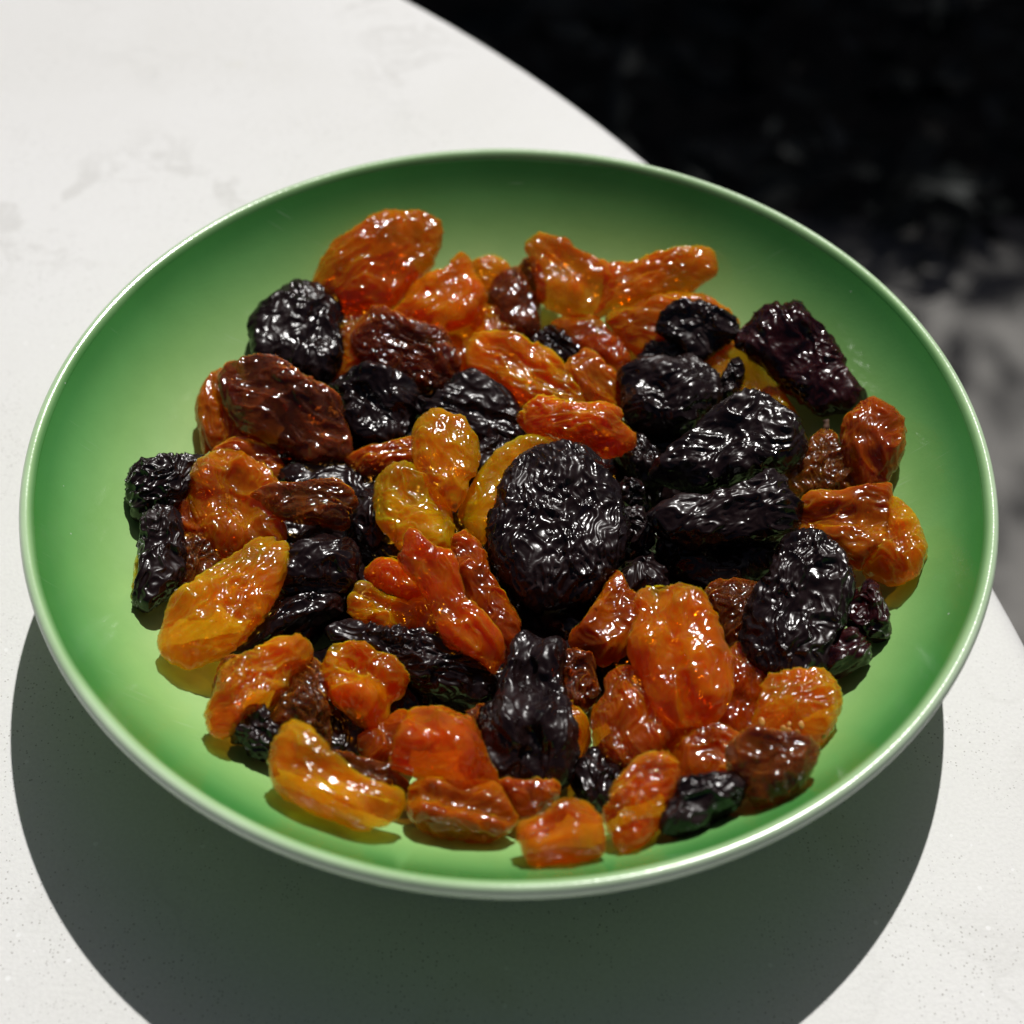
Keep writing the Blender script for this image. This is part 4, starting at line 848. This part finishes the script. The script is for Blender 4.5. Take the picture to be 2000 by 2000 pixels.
def place_raisin(name, mat, V, F3, F4, loc, quat):
    R = np.array(Quaternion(quat).to_matrix())
    wv = (V / 1000.0) @ R.T + np.array(loc) / 1000.0
    rr = np.hypot(wv[:, 0], wv[:, 1])
    wv[:, 2] = np.maximum(wv[:, 2], bowl_z(rr) + 0.00025)
    lv = (wv - np.array(loc) / 1000.0) @ R
    me = bpy.data.meshes.new(name)
    nv, n3, n4 = len(lv), len(F3), len(F4)
    me.vertices.add(nv)
    me.vertices.foreach_set('co', lv.ravel())
    me.loops.add(n3 * 3 + n4 * 4)
    me.loops.foreach_set('vertex_index', np.concatenate([F3.ravel(), F4.ravel()]).astype(np.int32))
    me.polygons.add(n3 + n4)
    me.polygons.foreach_set('loop_start', np.concatenate([np.arange(n3) * 3, n3 * 3 + np.arange(n4) * 4]).astype(np.int32))
    me.polygons.foreach_set('use_smooth', np.ones(n3 + n4, dtype=bool))
    me.update(calc_edges=True)
    me.materials.append(mat)
    o = bpy.data.objects.new(name, me)
    col.objects.link(o)
    o.rotation_mode = 'QUATERNION'
    o.rotation_quaternion = quat
    o.location = (loc[0] / 1000.0, loc[1] / 1000.0, loc[2] / 1000.0 + Z0 + 0.0004)
    return o

def build_raisins():
    mats = raisin_materials()
    out = []
    for i, (cls, wr, label, loc, quat, t, outline) in enumerate(RAISINS):
        V, F3, F4 = raisin_mesh(NAMES[cls], outline, t, wr, 100 + i, 96 if wr == 'dense' else 72, 1.35 if cls in 'kc' else 1.1)
        o = place_raisin(NAMES[cls], mats[cls], V, F3, F4, loc, quat)
        tag(o, label, 'raisin', GROUPS[NAMES[cls]])
        out.append(o)
    for i, (x, y, z, a, ln, label) in enumerate(BURIED):
        rng = np.random.default_rng(900 + i)
        th = np.linspace(0, 2 * math.pi, 14, endpoint=False)
        ol = [(ln / 2 * math.cos(q) * rng.uniform(0.9, 1.08), ln / 3.2 * math.sin(q) * rng.uniform(0.85, 1.1)) for q in th]
        V, F3, F4 = raisin_mesh('black_raisin', ol, 7, 'soft', 900 + i, 32)
        q = Quaternion((0, 0, 1), math.radians(a))
        o = place_raisin('black_raisin', mats['k'], V, F3, F4, (x, y, z), tuple(q))
        tag(o, label, 'raisin', GROUPS['black_raisin'])
    return out

def by_label(text):
    return next(o for o in raisins if o['label'].startswith(text))

def surface_point(o, world_dir, up_only=True):
    """local point and normal of the raisin's upper skin farthest along a direction"""
    R = o.rotation_quaternion.to_matrix()
    d = R.transposed() @ Vector(world_dir)
    best = max(o.data.vertices, key=lambda v: v.co.dot(d) + (-1 if up_only and v.normal.z < 0.25 else 0))
    return best.co.copy(), best.normal.copy()

def blob(name, parent, loc, size, mat, normal, n=10):
    """small flattened seed or scar lying in the skin"""
    z = normal.normalized(); x = z.orthogonal().normalized(); y = z.cross(x)
    V, F = [], []
    for i in range(1, 6):
        a = math.pi * i / 6
        for k in range(n):
            t = 2 * math.pi * k / n
            V.append(loc + x * (size[0] * math.sin(a) * math.cos(t)) + y * (size[1] * math.sin(a) * math.sin(t)) + z * (size[2] * math.cos(a)))
    for i in range(4):
        for k in range(n):
            F.append((i * n + k, (i + 1) * n + k, (i + 1) * n + (k + 1) % n, i * n + (k + 1) % n))
    F.append(tuple(range(n))); F.append(tuple(4 * n + k for k in range(n - 1, -1, -1)))
    return mesh_obj(name, V, F, mat, parent)

def build_small_parts():
    st = NT('dry_stem')
    st.set(Base_Color=st.ramp(st.noise(900, 3), [(0.3, (0.05, 0.02, 0.012)), (0.7, (0.16, 0.08, 0.04))]), Roughness=0.7)
    sd = NT('pale_seed')
    sd.set(Base_Color=sd.ramp(sd.noise(700, 2), [(0.3, (0.50, 0.20, 0.03)), (0.7, (0.66, 0.34, 0.08))]), Roughness=0.35)
    o = by_label('crinkled blackish brown raisin')
    p, n = surface_point(o, (0.0, 1.0, 0.25))
    q = p + n * 0.0008
    V, F = tube([p - n * 0.0004, p + n * 0.0004, q + Vector((0.0003, 0.0001, 0)), q + Vector((0.0008, 0.0003, 0.0003))], [0.0008, 0.0006, 0.0005, 0.0006], 8)
    mesh_obj('stem', V, F, st.m, o)
    o = by_label('yellow teardrop raisin')
    p, n = surface_point(o, (0.25, -1.0, 0.1))
    blob('stem_scar', o, p + Vector((-0.0010, 0, 0)), (0.0007, 0.0005, 0.0002), st.m, n)
    o = by_label('orange raisin with a torn seedy edge')
    rng = random.Random(4)
    vs = [v for v in o.data.vertices if v.normal.z > 0.35]
    R = o.rotation_quaternion.to_matrix()
    vs.sort(key=lambda v: (R @ v.co).y)
    pick = [v for v in vs[: len(vs) // 3]]
    for k in range(9):
        v = rng.choice(pick)
        blob('seed', o, v.co.copy(), (rng.uniform(0.0005, 0.0009), rng.uniform(0.0004, 0.0006), 0.0002), sd.m, v.normal)

build_ground()
build_table()
build_plate()
raisins = build_raisins()
build_small_parts()
build_tree()
build_ground_cover()
